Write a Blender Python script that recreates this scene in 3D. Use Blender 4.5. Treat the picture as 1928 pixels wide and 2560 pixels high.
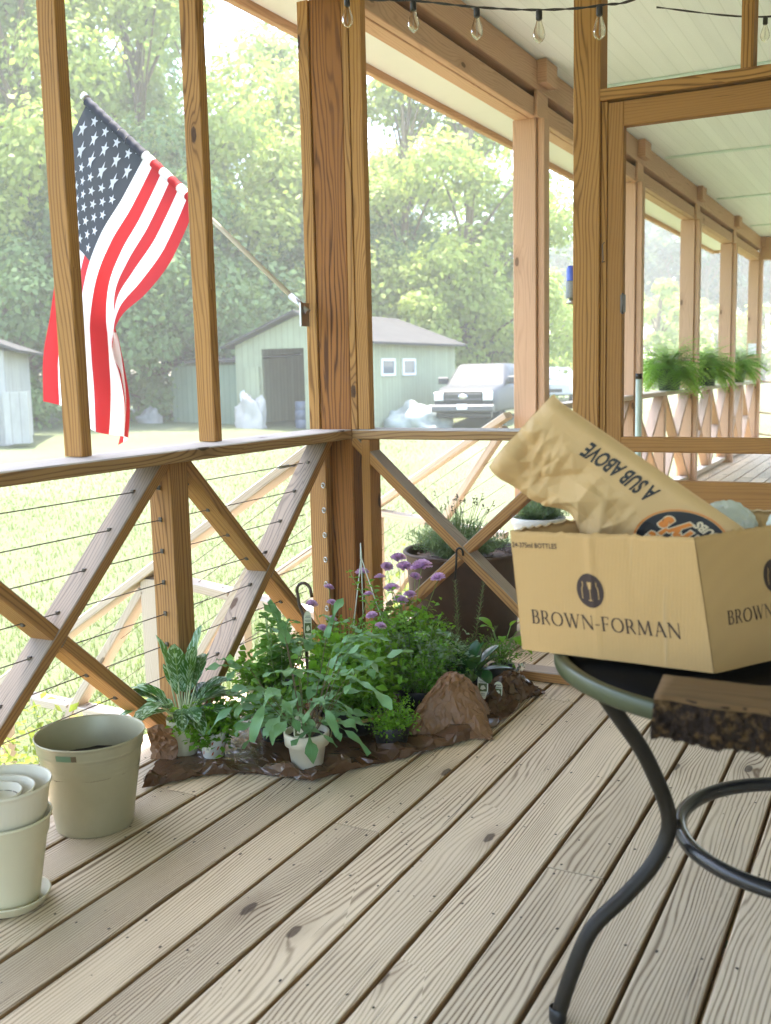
import bpy, bmesh, math, random
from mathutils import Vector as V, Matrix, noise
R = math.radians
for o in list(bpy.data.objects): bpy.data.objects.remove(o)
S = bpy.context.scene
COL = S.collection
random.seed(7)

# ------------------------------------------------------------------ camera
CAM = V((-3.5405, -1.9751, 1.1543))
def make_camera():
    yaw, pitch, roll = 0.4778, 0.1351, -0.0221
    fw = V((math.cos(yaw)*math.cos(pitch), math.sin(yaw)*math.cos(pitch), -math.sin(pitch)))
    r0 = V((math.sin(yaw), -math.cos(yaw), 0)); u0 = r0.cross(fw)
    r = r0*math.cos(roll)+u0*math.sin(roll); u = -r0*math.sin(roll)+u0*math.cos(roll)
    cd = bpy.data.cameras.new('camera'); co = bpy.data.objects.new('camera', cd); COL.objects.link(co)
    m = Matrix((r, u, -fw)).transposed().to_4x4(); m.translation = CAM; co.matrix_world = m
    cd.sensor_fit = 'VERTICAL'; cd.sensor_height = 36; cd.lens = 36*2563.7/2560
    cd.clip_start = .05; cd.clip_end = 2000
    cd.dof.use_dof = True; cd.dof.focus_distance = 3.3; cd.dof.aperture_fstop = 36/7.5
    S.camera = co
make_camera()

# ------------------------------------------------------------------ light
SUN_EL, SUN_AZ = 75, 57         # azimuth measured from +X towards +Y
W = bpy.data.worlds.new("World"); S.world = W; W.use_nodes = True
wn = W.node_tree; wn.nodes.clear()
sky = wn.nodes.new('ShaderNodeTexSky'); sky.sky_type = 'NISHITA'; sky.sun_disc = False
sky.sun_elevation = R(SUN_EL); sky.sun_rotation = R(90-SUN_AZ); sky.dust_density = 2.5; sky.air_density = 1.0; sky.ozone_density = .8
bg = wn.nodes.new('ShaderNodeBackground'); bg.inputs[1].default_value = .15
wo = wn.nodes.new('ShaderNodeOutputWorld')
wn.links.new(sky.outputs[0], bg.inputs[0]); wn.links.new(bg.outputs[0], wo.inputs[0])
sl = bpy.data.lights.new('sun', 'SUN'); sl.energy = 2.3; sl.angle = R(.5); sl.color = (1, .95, .86)
so = bpy.data.objects.new('sun', sl); COL.objects.link(so)
sd = V((math.cos(R(SUN_EL))*math.cos(R(SUN_AZ)), math.cos(R(SUN_EL))*math.sin(R(SUN_AZ)), math.sin(R(SUN_EL))))
so.rotation_euler = sd.to_track_quat('Z', 'Y').to_euler(); so.location = (0, 8, 12)
S.view_settings.view_transform = 'Standard'; S.view_settings.look = 'None'
S.view_settings.exposure = 3.2; S.view_settings.gamma = 1
S.render.engine = 'CYCLES'
S.cycles.max_bounces = 10; S.cycles.diffuse_bounces = 5; S.cycles.transparent_max_bounces = 12
S.cycles.volume_bounces = 1; S.cycles.sample_clamp_indirect = 8; S.cycles.caustics_reflective = False; S.cycles.caustics_refractive = False
S.cycles.use_denoising = True

# ------------------------------------------------------------------ node helpers
class NT:
    def __init__(s, name):
        s.m = bpy.data.materials.new(name); s.m.use_nodes = True; s.t = s.m.node_tree; s.t.nodes.clear()
        s.out = s.n('ShaderNodeOutputMaterial')
    def n(s, ty, ins=None, **pr):
        n = s.t.nodes.new(ty)
        for k, v in pr.items(): setattr(n, k, v)
        for k, v in (ins or {}).items(): s.set(n.inputs[k], v)
        return n
    def set(s, sock, v):
        if isinstance(v, bpy.types.NodeSocket): s.t.links.new(v, sock)
        elif isinstance(v, (tuple, list)) and len(v) == 3 and sock.type == 'RGBA': sock.default_value = (*v, 1)
        else: sock.default_value = v
    def m_(s, op, a, b=None, c=None, clamp=False):
        n = s.n('ShaderNodeMath', operation=op, use_clamp=clamp); s.set(n.inputs[0], a)
        if b is not None: s.set(n.inputs[1], b)
        if c is not None: s.set(n.inputs[2], c)
        return n.outputs[0]
    def mix(s, f, a, b, mode='MIX'):
        n = s.n('ShaderNodeMix', data_type='RGBA', blend_type=mode)
        s.set(n.inputs[0], f); s.set(n.inputs[6], a); s.set(n.inputs[7], b); return n.outputs[2]
    def ss(s, x, a, b):
        n = s.n('ShaderNodeMapRange', interpolation_type='SMOOTHSTEP'); s.set(n.inputs[0], x)
        n.inputs[1].default_value = a; n.inputs[2].default_value = b; return n.outputs[0]
    def vec(s, x, y, z=0.0):
        n = s.n('ShaderNodeCombineXYZ'); s.set(n.inputs[0], x); s.set(n.inputs[1], y); s.set(n.inputs[2], z); return n.outputs[0]
    def noise(s, v, sc, det=3, ro=.5, dist=0):
        n = s.n('ShaderNodeTexNoise', {'Vector': v, 'Scale': sc, 'Detail': det, 'Roughness': ro, 'Distortion': dist}); return n.outputs[0]
    def bump(s, h, st=.3, d=.01):
        return s.n('ShaderNodeBump', {'Height': h, 'Strength': st, 'Distance': d}).outputs[0]
    def pbsdf(s, col, rough=.6, nrm=None, metal=0, spec=.5, **k):
        ins = {'Base Color': col, 'Roughness': rough, 'Metallic': metal, 'Specular IOR Level': spec}
        if nrm is not None: ins['Normal'] = nrm
        ins.update(k); return s.n('ShaderNodeBsdfPrincipled', ins).outputs[0]
    def end(s, sh): s.t.links.new(sh, s.out.inputs[0]); return s.m

def flat(name, col, rough=.6, metal=0, spec=.5, var=.12, scale=8, bump=0, **k):
    g = NT(name); co = g.n('ShaderNodeTexCoord').outputs['Object']
    nz = g.noise(co, scale, 4, .6)
    f = g.m_('MULTIPLY_ADD', nz, 2*var, 1-var)
    c = g.mix(1.0, col, g.vec(f, f, f), 'MULTIPLY')
    nr = g.bump(g.noise(co, scale*6, 3), bump, .004) if bump else None
    return g.end(g.pbsdf(c, rough, nr, metal, spec, **k))

def wood(name, light, dark, ring=.0065, cont=.75, grey=0.0, greycol=(.42, .39, .34), knot=1.0, var=.16, rough=.72, blotch=.25, bumpy=.35):
    """timber grain drawn in metres along each timber's own length (UV u) and width (v)"""
    g = NT(name)
    uv = g.n('ShaderNodeUVMap').outputs[0]
    sx = g.n('ShaderNodeSeparateXYZ', {0: uv}); u, v = sx.outputs[0], sx.outputs[1]
    isl = g.n('ShaderNodeNewGeometry').outputs['Random Per Island']
    off = g.m_('MULTIPLY', isl, 37.0)
    # knots
    kv = g.vec(g.m_('ADD', g.m_('MULTIPLY', u, 2.1), off), g.m_('MULTIPLY', v, 5.2), 0.)
    vo = g.n('ShaderNodeTexVoronoi', {'Vector': kv, 'Scale': 1.0, 'Randomness': 1.0}, voronoi_dimensions='2D')
    d = vo.outputs['Distance']; vc = g.n('ShaderNodeSeparateColor', {0: vo.outputs['Color']})
    gate = g.m_('GREATER_THAN', vc.outputs[0], 1-.34*knot)
    wrp = g.noise(g.vec(g.m_('MULTIPLY', u, 40), g.m_('MULTIPLY', v, 60), off), 1, 2)
    dk = g.m_('ADD', d, g.m_('MULTIPLY', g.m_('SUBTRACT', wrp, .5), .045))
    near = g.m_('MULTIPLY', g.m_('POWER', 2.718, g.m_('MULTIPLY', d, -5.5)), gate)
    n1 = g.noise(g.vec(g.m_('MULTIPLY', u, .8), g.m_('MULTIPLY', v, 5.0), off), 1, 2.5, .45)
    n2 = g.noise(g.vec(g.m_('MULTIPLY', u, 3.0), g.m_('MULTIPLY', v, 45), off), 1, 3, .6)
    vs_ = g.m_('MULTIPLY_ADD', g.m_('FRACT', g.m_('MULTIPLY', isl, 13.7)), .9, .6)
    ph = g.m_('MULTIPLY', g.m_('ADD', g.m_('MULTIPLY', v, 6.283/ring*.8), g.m_('MULTIPLY', n1, 88)), vs_)
    ph = g.m_('ADD', ph, g.m_('MULTIPLY', near, 26))
    ph = g.m_('ADD', ph, g.m_('MULTIPLY', n2, 4.6))
    ph = g.m_('ADD', ph, g.m_('MULTIPLY', g.noise(g.vec(g.m_('MULTIPLY', u, 1.6), g.m_('MULTIPLY', v, 17), off), 1, 2), 15))
    sn = g.m_('MULTIPLY_ADD', g.m_('SINE', ph), .5, .5)
    rg = g.m_('POWER', sn, 3.2)
    fib = g.noise(g.vec(g.m_('MULTIPLY', u, 5), g.m_('MULTIPLY', v, 520), off), 1, 3, .6)
    amp = g.m_('MULTIPLY_ADD', g.noise(g.vec(g.m_('MULTIPLY', u, 1.2), g.m_('MULTIPLY', v, 9), g.m_('ADD', off, 5.)), 1, 2), 2.6, -.8, clamp=True)
    f = g.m_('MULTIPLY', g.m_('MULTIPLY', rg, g.m_('MULTIPLY_ADD', amp, .75, .35)), cont)
    f = g.m_('ADD', f, g.m_('MULTIPLY', g.m_('SUBTRACT', fib, .5), .34), clamp=True)
    kn = g.m_('MULTIPLY', g.m_('SUBTRACT', 1.0, g.ss(dk, .045, .068)), gate)
    kh = g.m_('MULTIPLY', g.m_('SUBTRACT', 1.0, g.ss(dk, .05, .26)), gate)
    bl = g.noise(g.vec(g.m_('MULTIPLY', u, 2.2), g.m_('MULTIPLY', v, 7), g.m_('ADD', off, 9.)), 1, 4, .6)
    base = g.mix(g.m_('MULTIPLY', g.m_('SUBTRACT', bl, .35, clamp=True), blotch*3), light, tuple(x*.68+y*.32 for x, y in zip(light, dark)))
    if grey:
        nz = g.n('ShaderNodeSeparateXYZ', {0: g.n('ShaderNodeNewGeometry').outputs['Normal']}).outputs[2]
        gm = g.m_('MULTIPLY', g.ss(nz, .12, .5), grey)
        base = g.mix(gm, base, greycol)
        dk2 = g.mix(gm, dark, tuple(c*.42 for c in greycol))
    else: dk2 = dark
    c = g.mix(f, base, dk2)
    c = g.mix(g.m_('MULTIPLY', kh, .30), c, dk2)
    c = g.mix(g.m_('MULTIPLY', kn, .88), c, tuple(x*.45 for x in dark))
    br = g.m_('MULTIPLY_ADD', isl, 2*var, 1-var)
    c = g.mix(1.0, c, g.vec(br, br, br), 'MULTIPLY')
    # long drying cracks
    cr = g.noise(g.vec(g.m_('MULTIPLY', u, 2.4), g.m_('MULTIPLY', v, 150), g.m_('ADD', off, 21.)), 1, 2)
    ck = g.ss(cr, .70, .74)
    c = g.mix(g.m_('MULTIPLY', ck, .7), c, tuple(x*.35 for x in dark))
    h = g.m_('ADD', g.m_('MULTIPLY', rg, -.5), g.m_('ADD', fib, g.m_('MULTIPLY', ck, -2)))
    nr = g.bump(h, bumpy, .0015)
    return g.end(g.pbsdf(c, g.m_('MULTIPLY_ADD', f, .1, rough), nr, 0, .35))

def leafmat(name, c1, c2, trans=.35, rough=.55, spec=.22, big=3.0, uvein=None, cloth=False):
    g = NT(name)
    isl = g.n('ShaderNodeNewGeometry').outputs['Random Per Island']
    co = g.n('ShaderNodeTexCoord').outputs['Object']
    nz = g.noise(co, big, 3)
    f = g.m_('ADD', g.m_('MULTIPLY', isl, .65), g.m_('MULTIPLY', g.m_('SUBTRACT', nz, .3), .8), clamp=True)
    c = g.mix(f, c1, c2)
    if uvein:
        uv = g.n('ShaderNodeSeparateXYZ', {0: g.n('ShaderNodeUVMap').outputs[0]})
        if uvein[0] == 'vari':   # silvery blotches between side veins
            a = g.m_('ABSOLUTE', g.m_('SUBTRACT', uv.outputs[1], .5))
            n3 = g.noise(g.vec(g.m_('ADD', g.m_('MULTIPLY', uv.outputs[0], 13), g.m_('MULTIPLY', a, -9)), g.m_('MULTIPLY', a, 5), isl), 1, 2)
            k = g.ss(n3, .5, .58); c = g.mix(k, c, uvein[1])
            c = g.mix(g.m_('MULTIPLY', g.m_('SUBTRACT', 1.0, g.ss(a, .0, .05)), .6), c, (.25, .4, .12))
        else:
            a = g.m_('ABSOLUTE', g.m_('SUBTRACT', uv.outputs[1], .5))
            c = g.mix(g.m_('MULTIPLY', g.m_('SUBTRACT', 1.0, g.ss(a, .0, .06)), .5), c, uvein[1])
    p = g.pbsdf(c, rough, None, 0, spec)
    tr = g.n('ShaderNodeBsdfTranslucent', {'Color': c if cloth else g.mix(.35, c, (.35, .5, .05))}).outputs[0]
    mx = g.n('ShaderNodeMixShader', {0: trans, 1: p, 2: tr}).outputs[0]
    return g.end(mx)

# ------------------------------------------------------------------ mesh helpers
class MB:
    def __init__(s): s.bm = bmesh.new(); s.uv = s.bm.loops.layers.uv.new('UVMap')
    def face(s, pts, uvs=None, mi=0, smooth=False):
        vs = [s.bm.verts.new(p) for p in pts]; f = s.bm.faces.new(vs); f.material_index = mi; f.smooth = smooth
        if uvs:
            for l, q in zip(f.loops, uvs): l[s.uv].uv = q
        return f
    def prism(s, prof, p0, ax, side, up, L, mi=0, cap=True, mis=None):
        """profile (closed list of (a,b) along side/up) swept L along ax with grain UVs"""
        ou, ov = random.uniform(0, 40), random.uniform(0, 40)
        p0 = V(p0); ax = V(ax).normalized(); n = len(prof)
        A = [s.bm.verts.new(p0+side*a+up*b) for a, b in prof]; B = [s.bm.verts.new(p0+side*a+up*b+ax*L) for a, b in prof]
        per = ov
        for i in range(n):
            j = (i+1) % n; w = math.hypot(prof[j][0]-prof[i][0], prof[j][1]-prof[i][1])
            f = s.bm.faces.new((A[i], A[j], B[j], B[i])); f.material_index = mis[i] if mis else mi
            for l, q in zip(f.loops, ((ou, per), (ou, per+w), (ou+L, per+w), (ou+L, per))): l[s.uv].uv = q
            per += w
        if cap:
            for vs in (A[::-1], B):
                f = s.bm.faces.new(vs); f.material_index = mi
                for l in f.loops:
                    q = l.vert.co-p0; l[s.uv].uv = (ou+q.dot(side)*.15, ov+q.dot(up)+7)
    def timber(s, p0, p1, w, t, side, ch=.003, mi=0):
        """w across `side`, t across the third axis; centred on p0-p1"""
        p0, p1 = V(p0), V(p1); ax = (p1-p0); L = ax.length; ax.normalize()
        side = V(side); side = (side-ax*side.dot(ax)).normalized(); up = ax.cross(side)
        a, b = w/2, t/2; c = min(ch, a*.4, b*.4)
        pr = [(-a+c, -b), (a-c, -b), (a, -b+c), (a, b-c), (a-c, b), (-a+c, b), (-a, b-c), (-a, -b+c)]
        s.prism(pr, p0, ax, side, up, L, mi)
    def box(s, x0, x1, y0, y1, z0, z1, ch=.003, mi=0):
        """axis aligned timber: grain along its longest side"""
        d = [x1-x0, y1-y0, z1-z0]; k = d.index(max(d)); c = [(x0+x1)/2, (y0+y1)/2, (z0+z1)/2]
        lo = [x0, y0, z0]; hi = [x1, y1, z1]; a, b = c[:], c[:]; a[k] = lo[k]; b[k] = hi[k]
        o = [i for i in range(3) if i != k]; sv = [0, 0, 0]; sv[o[0]] = 1
        s.timber(a, b, d[o[0]], d[o[1]], sv, ch, mi)
    def tube(s, pts, r, seg=8, mi=0, caps=True, smooth=True):
        pts = [V(p) for p in pts]; rr = r if isinstance(r, (list, tuple)) else [r]*len(pts)
        rings = []; prev = None; L = 0; ou = random.uniform(0, 30)
        for i, p in enumerate(pts):
            t = (pts[min(i+1, len(pts)-1)]-pts[max(i-1, 0)])
            if t.length < 1e-9: t = V((0, 0, 1))
            t.normalize()
            if prev is None: a = t.orthogonal().normalized()
            else: a = (prev-t*prev.dot(t)); a = a.normalized() if a.length > 1e-6 else t.orthogonal().normalized()
            prev = a; b = t.cross(a)
            if i: L += (p-pts[i-1]).length
            rings.append(([s.bm.verts.new(p+(a*math.cos(2*math.pi*k/seg)+b*math.sin(2*math.pi*k/seg))*rr[i]) for k in range(seg)], L))
        for (A, l0), (B, l1) in zip(rings, rings[1:]):
            for k in range(seg):
                j = (k+1) % seg; f = s.bm.faces.new((A[k], A[j], B[j], B[k])); f.smooth = smooth; f.material_index = mi
                for l, q in zip(f.loops, ((ou+l0, k*.01), (ou+l0, k*.01+.01), (ou+l1, k*.01+.01), (ou+l1, k*.01))): l[s.uv].uv = q
        if caps and len(rings) > 1:
            for R_ in (rings[0][0][::-1], rings[-1][0]):
                f = s.bm.faces.new(R_); f.material_index = mi
    def lathe(s, prof, c=(0, 0, 0), seg=48, mi=0, flute=None, smooth=True, ax=None):
        c = V(c); rings = []
        for i, (r, z) in enumerate(prof):
            ring = []
            for k in range(seg):
                a = 2*math.pi*k/seg; q = r*(1+(flute(a, z) if flute else 0))
                p = V((q*math.cos(a), q*math.sin(a), z))
                if ax is not None: p = ax @ p
                ring.append(s.bm.verts.new(c+p))
            rings.append(ring)
        for A, B in zip(rings, rings[1:]):
            for k in range(seg):
                j = (k+1) % seg; f = s.bm.faces.new((A[k], A[j], B[j], B[k])); f.smooth = smooth; f.material_index = mi
        return rings
    def disc(s, c, r, z=0, seg=32, mi=0, bump=0):
        c = V(c); ctr = s.bm.verts.new(c+V((0, 0, z))); prev = [ctr]*seg
        for q in (.35, .7, 1.0):
            ring = [s.bm.verts.new(c+V((r*q*math.cos(2*math.pi*k/seg), r*q*math.sin(2*math.pi*k/seg), z+random.uniform(-bump, bump)))) for k in range(seg)]
            for k in range(seg):
                j = (k+1) % seg
                f = s.bm.faces.new((ctr, ring[k], ring[j]) if prev[0] is ctr else (prev[k], ring[k], ring[j], prev[j])); f.material_index = mi; f.smooth = True
            prev = ring
    def leaf(s, base, d, L, w, nrm=(0, 0, 1), droop=.5, seg=5, prof=None, fold=.12, mi=0, curl=0, wav=0):
        """blade along d bending down; prof(t)->relative half width"""
        prof = prof or (lambda t: math.sin(math.pi*min(1, t*.93+.04))**.8)
        p = V(base); d = V(d).normalized(); nrm = V(nrm)
        side = d.cross(nrm)
        if side.length < 1e-3: side = d.orthogonal()
        side.normalize(); rows = []; ph = random.uniform(0, 6)
        for i in range(seg+1):
            t = i/seg; hw = prof(t)*w/2; up = side.cross(d).normalized()
            wv = wav*w*math.sin(t*14+ph)
            rows.append([s.bm.verts.new(p-side*hw+up*(hw*fold*2+wv)), s.bm.verts.new(p), s.bm.verts.new(p+side*hw+up*(hw*fold*2-wv))])
            p = p+d*(L/seg); d = (d+V((0, 0, -1))*droop/seg+side*curl/seg).normalized()
        for i, (A, B) in enumerate(zip(rows, rows[1:])):
            for k in (0, 1):
                f = s.bm.faces.new((A[k], A[k+1], B[k+1], B[k])); f.smooth = True; f.material_index = mi
                for l, q in zip(f.loops, ((i/seg, k*.5), (i/seg, k*.5+.5), ((i+1)/seg, k*.5+.5), ((i+1)/seg, k*.5))): l[s.uv].uv = q
        return p
    def dia(s, c, size, mi=0, asp=.5, nrm=None):
        """one small pointed leaf"""
        n = nrm or V((random.gauss(0, 1), random.gauss(0, 1), random.gauss(.4, 1))); n = V(n).normalized()
        a = n.orthogonal().normalized(); a.rotate(Matrix.Rotation(random.uniform(0, 6.28), 3, n)); b = n.cross(a)
        c = V(c); h = size/2
        s.face([c-a*h, c+b*h*asp, c+a*h, c-b*h*asp], mi=mi)
    def build(s, name, mats, parent=None, loc=None):
        me = bpy.data.meshes.new(name); s.bm.to_mesh(me); s.bm.free()
        for m in (mats if isinstance(mats, (list, tuple)) else [mats]): me.materials.append(m)
        o = bpy.data.objects.new(name, me); COL.objects.link(o)
        if parent: o.parent = parent
        if loc: o.location = loc
        return o

def tag(o, label=None, cat=None, group=None, kind=None):
    if label: o['label'] = label
    if cat: o['category'] = cat
    if group: o['group'] = group
    if kind: o['kind'] = kind
    return o
def thing(name, label, cat, loc=(0, 0, 0), rz=0, group=None):
    o = bpy.data.objects.new(name, None); COL.objects.link(o); o.location = loc; o.rotation_euler = (0, 0, rz); o.empty_display_size = .1
    return tag(o, label, cat, group)
def copy_tree(o, parent=None):
    c = o.copy(); COL.objects.link(c)
    if parent: c.parent = parent; c.matrix_parent_inverse = o.matrix_parent_inverse.copy()
    for ch in [x for x in bpy.data.objects if x.parent is o]: copy_tree(ch, c)
    return c
def rnd(a, b): return random.uniform(a, b)

# ------------------------------------------------------------------ materials
M_FRAME = wood('frame_timber', (.42, .205, .055), (.11, .042, .010), ring=.010, knot=.9, var=.1)
M_POST = wood('corner_post_timber', (.30, .115, .022), (.07, .024, .006), ring=.013, cont=.95, knot=1.1, var=.05)
M_BRACE = wood('brace_timber', (.40, .20, .065), (.12, .05, .016), ring=.009, grey=.85, greycol=(.31, .26, .205), knot=.7, var=.1)
M_CAP = wood('sill_timber', (.38, .22, .09), (.12, .055, .02), ring=.009, grey=.8, greycol=(.50, .48, .46), knot=.6, var=.05)
M_PORCH = wood('porch_timber', (.58, .36, .22), (.36, .20, .11), ring=.012, cont=.5, grey=.4, greycol=(.5, .46, .42), knot=.6, var=.08, bumpy=.15)
M_PALE = wood('sun_bleached_timber', (.58, .46, .34), (.36, .25, .16), ring=.010, cont=.5, grey=.6, greycol=(.6, .57, .52), knot=.5, bumpy=.15)
M_DECK = wood('deck_timber', (.62, .505, .35), (.13, .075, .034), ring=.0085, cont=.9, knot=.5, var=.15, blotch=.5, rough=.6, bumpy=.5)
M_DOOR = wood('door_timber', (.36, .17, .045), (.12, .05, .014), ring=.008, cont=.5, knot=.3, var=.06)
M_CEIL = None
def ceiling_mat():
    g = NT('mint_painted_boards'); co = g.n('ShaderNodeTexCoord').outputs['Object']; s = g.n('ShaderNodeSeparateXYZ', {0: co})
    fr = g.m_('FRACT', g.m_('MULTIPLY', s.outputs[1], 1/.082)); ln = g.m_('LESS_THAN', fr, .07)
    nz = g.noise(g.vec(g.m_('MULTIPLY', s.outputs[0], .6), g.m_('MULTIPLY', s.outputs[1], 12), 0.), 1, 4, .6)
    bd = g.m_('FLOOR', g.m_('MULTIPLY', s.outputs[1], 1/.082)); wn_ = g.n('ShaderNodeTexWhiteNoise', {'Vector': g.vec(bd, 0., 0.)}).outputs[0]
    f = g.m_('ADD', g.m_('MULTIPLY_ADD', nz, .16, .86), g.m_('MULTIPLY', wn_, .05))
    c = g.mix(1.0, (.87, .94, .90), g.vec(f, f, f), 'MULTIPLY'); c = g.mix(g.m_('MULTIPLY', ln, .16), c, (.30, .40, .32))
    return g.end(g.pbsdf(c, .55))
M_CEIL = ceiling_mat()
M_MINT = flat('mint_trim', (.64, .80, .72), .5)
M_SOFFIT = flat('white_soffit', (.78, .77, .74), .6, var=.04)
M_ROOF = flat('grey_roofing', (.16, .15, .14), .85)
M_STEEL = flat('dull_steel', (.45, .45, .43), .35, .9)
M_CABLE = flat('cable_steel', (.13, .11, .09), .5, .6)
M_IRON = flat('black_iron', (.018, .016, .014), .38, .3, var=.3, scale=30)
M_BRONZE = flat('dark_bronze_tube', (.020, .015, .009), .45, .1, .25, var=.35, scale=60, bump=.15)
M_SAGE = flat('sage_metal', (.40, .37, .24), .42, .25, var=.15, scale=12)

# ------------------------------------------------------------------ ground
def gz(x, y):
    t = min(1, max(0, (y-2)/22)); t = t*t*(3-2*t)
    t2 = min(1, max(0, (x-14)/20)); t2 = t2*t2*(3-2*t2)
    return -1.02+.70*max(t, t2)+.03*math.sin(x*.5)*math.cos(y*.4)
def build_ground():
    bm = bmesh.new()
    xs = [-400, -150, -60, -30]+[-20+i*1.5 for i in range(56)]+[70, 90, 120, 160, 250, 500]
    ys = [-300, -80, -30]+[-12+i*1.5 for i in range(50)]+[70, 90, 130, 200, 400]
    grid = [[bm.verts.new((x, y, gz(x, y))) for y in ys] for x in xs]
    for i in range(len(xs)-1):
        for j in range(len(ys)-1):
            f = bm.faces.new((grid[i][j], grid[i+1][j], grid[i+1][j+1], grid[i][j+1])); f.smooth = True
    me = bpy.data.meshes.new('lawn'); bm.to_mesh(me); bm.free()
    g = NT('mown_grass'); co = g.n('ShaderNodeTexCoord').outputs['Object']
    a = g.noise(co, .35, 4, .6); b = g.noise(co, 9, 5, .7); c_ = g.noise(co, 55, 3, .7)
    c = g.mix(g.ss(a, .3, .7), (.100, .122, .050), (.130, .142, .072))
    c = g.mix(g.m_('MULTIPLY', g.ss(b, .45, .7), .55), c, (.070, .098, .042))
    c = g.mix(g.m_('MULTIPLY', g.ss(c_, .52, .72), .5), c, (.16, .16, .115))
    nr = g.bump(g.m_('ADD', b, g.m_('MULTIPLY', c_, .6)), .9, .05)
    me.materials.append(g.end(g.pbsdf(c, .8, nr, 0, .2)))
    o = bpy.data.objects.new('lawn', me); COL.objects.link(o); tag(o, kind='structure')
build_ground()

def blades():
    random.seed(4); m = MB()
    for i in range(60000):
        y = .6+13*rnd(0, 1)**1.3; x = rnd(-4, 3)+y*rnd(-.6, 2.2); z = gz(x, y); h = rnd(.03, .075); a = rnd(0, 6.28); w = .004+.0005*y
        m.bm.faces.new((m.bm.verts.new((x-w*math.cos(a), y-w*math.sin(a), z-.005)), m.bm.verts.new((x+w*math.cos(a), y+w*math.sin(a), z-.005)), m.bm.verts.new((x+rnd(-.03, .03), y+rnd(-.03, .03), z+h))))
    tag(m.build('grass', leafmat('grass_blade', (.10, .135, .045), (.15, .18, .075), .4, .6)), kind='stuff')
blades()

# ------------------------------------------------------------------ the deck
SP = .1435
GR = [-.099-SP*i for i in range(-2, 31)]          # grooves between boards (y)
def build_deck():
    mb = MB(); gap = .008; th = .026
    joints = {0: [-1.372], 1: [.9], 2: [-3.1, 1.6], 3: [-.4-2.2], 4: [-1.365], 5: [-.176], 6: [-2.9, 1.2], 7: [-3.6], 8: [-1.366], 9: [.8], 10: [-3.4, 1.5]}
    screws = MB()
    for i in range(len(GR)-1):
        y1, y0 = GR[i]-gap/2, GR[i+1]+gap/2; k = i-2
        js = joints.get(k, [rnd(-3.2, 1.2)]); cuts = [-6.5]+sorted(js)+[3.2+rnd(0, 2), 7.4+rnd(0, 1.2), 11.9]
        for a, b in zip(cuts, cuts[1:]):
            c = .0055; w = y1-y0; lift = rnd(-.0012, .0012)
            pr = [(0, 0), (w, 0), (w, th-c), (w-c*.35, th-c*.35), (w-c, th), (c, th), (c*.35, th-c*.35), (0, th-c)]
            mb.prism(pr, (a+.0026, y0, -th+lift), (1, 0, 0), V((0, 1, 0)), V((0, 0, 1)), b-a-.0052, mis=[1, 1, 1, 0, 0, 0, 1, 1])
            nx = math.floor(a/.406)*.406+.02
            xs_ = [x for x in [nx+.406*q for q in range(60)] if a+.06 < x < b-.06]+[a+.022, b-.022]
            for x in xs_:
                if x > 6: continue
                for yy in (y0+.027, y1-.027):
                    xx, y2 = x+rnd(-.012, .012), yy+rnd(-.006, .006); r1 = rnd(.003, .0045)
                    screws.face([(xx+r1*rnd(.7, 1.5)*math.cos(q), y2+r1*rnd(.6, 1.1)*math.sin(q), .0009+lift) for q in [t*math.pi/3.5 for t in range(7)]])
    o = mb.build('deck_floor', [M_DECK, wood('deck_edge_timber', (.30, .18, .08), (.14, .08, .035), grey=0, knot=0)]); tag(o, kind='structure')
    s = screws.build('deck_screw', flat('rusty_screw_head', (.05, .035, .02), .7), o); tag(s, kind='stuff')
    j = MB()                     # joists and rim under the boards
    x = -6.4
    while x < 11.9: j.box(x, x+.038, GR[-1]+.02, .18, -.22, -.0285, 0); x += .406
    j.box(-6.5, 11.9, .182, .222, -.26, -.001, .002)
    tag(j.build('deck_frame', M_PORCH), kind='structure')
build_deck()

# ------------------------------------------------------------------ roof over the porch
def build_roof():
    t = thing('porch_roof', 'long porch roof with mint painted board ceiling and timber beams', 'roof', (0, 0, 2.6))
    I = t.matrix_world.inverted()
    def P(mb, n, m, parent=t):
        o = mb.build(n, m, parent); o.location = (0, 0, -2.6) if parent is t else (0, 0, 0); return o
    m = MB(); m.box(-6.5, 11.6, -4.4, .02, 2.865, 2.90, 0); P(m, 'ceiling', M_CEIL)
    m = MB()
    for x in (-4.3, -1.9, .52, 2.95, 5.35, 7.8, 10.2): m.box(x-.03, x+.03, -4.35, -.05, 2.853, 2.8648, .002)
    P(m, 'ceiling_trim', M_MINT)
    m = MB()
    m.box(-6.5, 11.62, .0, .04, 2.56, 2.665, .004); m.box(-6.5, 11.62, .045, .13, 2.56, 2.70, .004); P(m, 'beam', M_PORCH)
    m = MB(); m.box(-6.5, 11.62, -.018, .13, 2.705, 2.862, .004); P(m, 'top_plate', M_PORCH)
    m = MB(); m.box(11.50, 11.62, -4.4, -.02, 2.56, 2.86, .004); P(m, 'end_beam', M_PORCH)
    m = MB(); m.box(-6.5, 12.2, .135, .72, 2.80, 2.815, 0); P(m, 'soffit', M_SOFFIT)
    m = MB(); m.box(-6.5, 12.2, .722, .76, 2.76, 2.93, .003); m.box(12.2, 12.24, -4.4, .76, 2.76, 2.93, .003); P(m, 'fascia', M_PORCH)
    m = MB()
    m.face([(-6.6, .80, 2.94), (12.3, .80, 2.94), (12.3, -4.5, 3.9), (-6.6, -4.5, 3.9)]); m.face([(-6.6, .80, 2.955), (12.3, .80, 2.955), (12.3, -4.5, 3.915), (-6.6, -4.5, 3.915)])
    P(m, 'roofing', M_ROOF)
build_roof()

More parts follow.
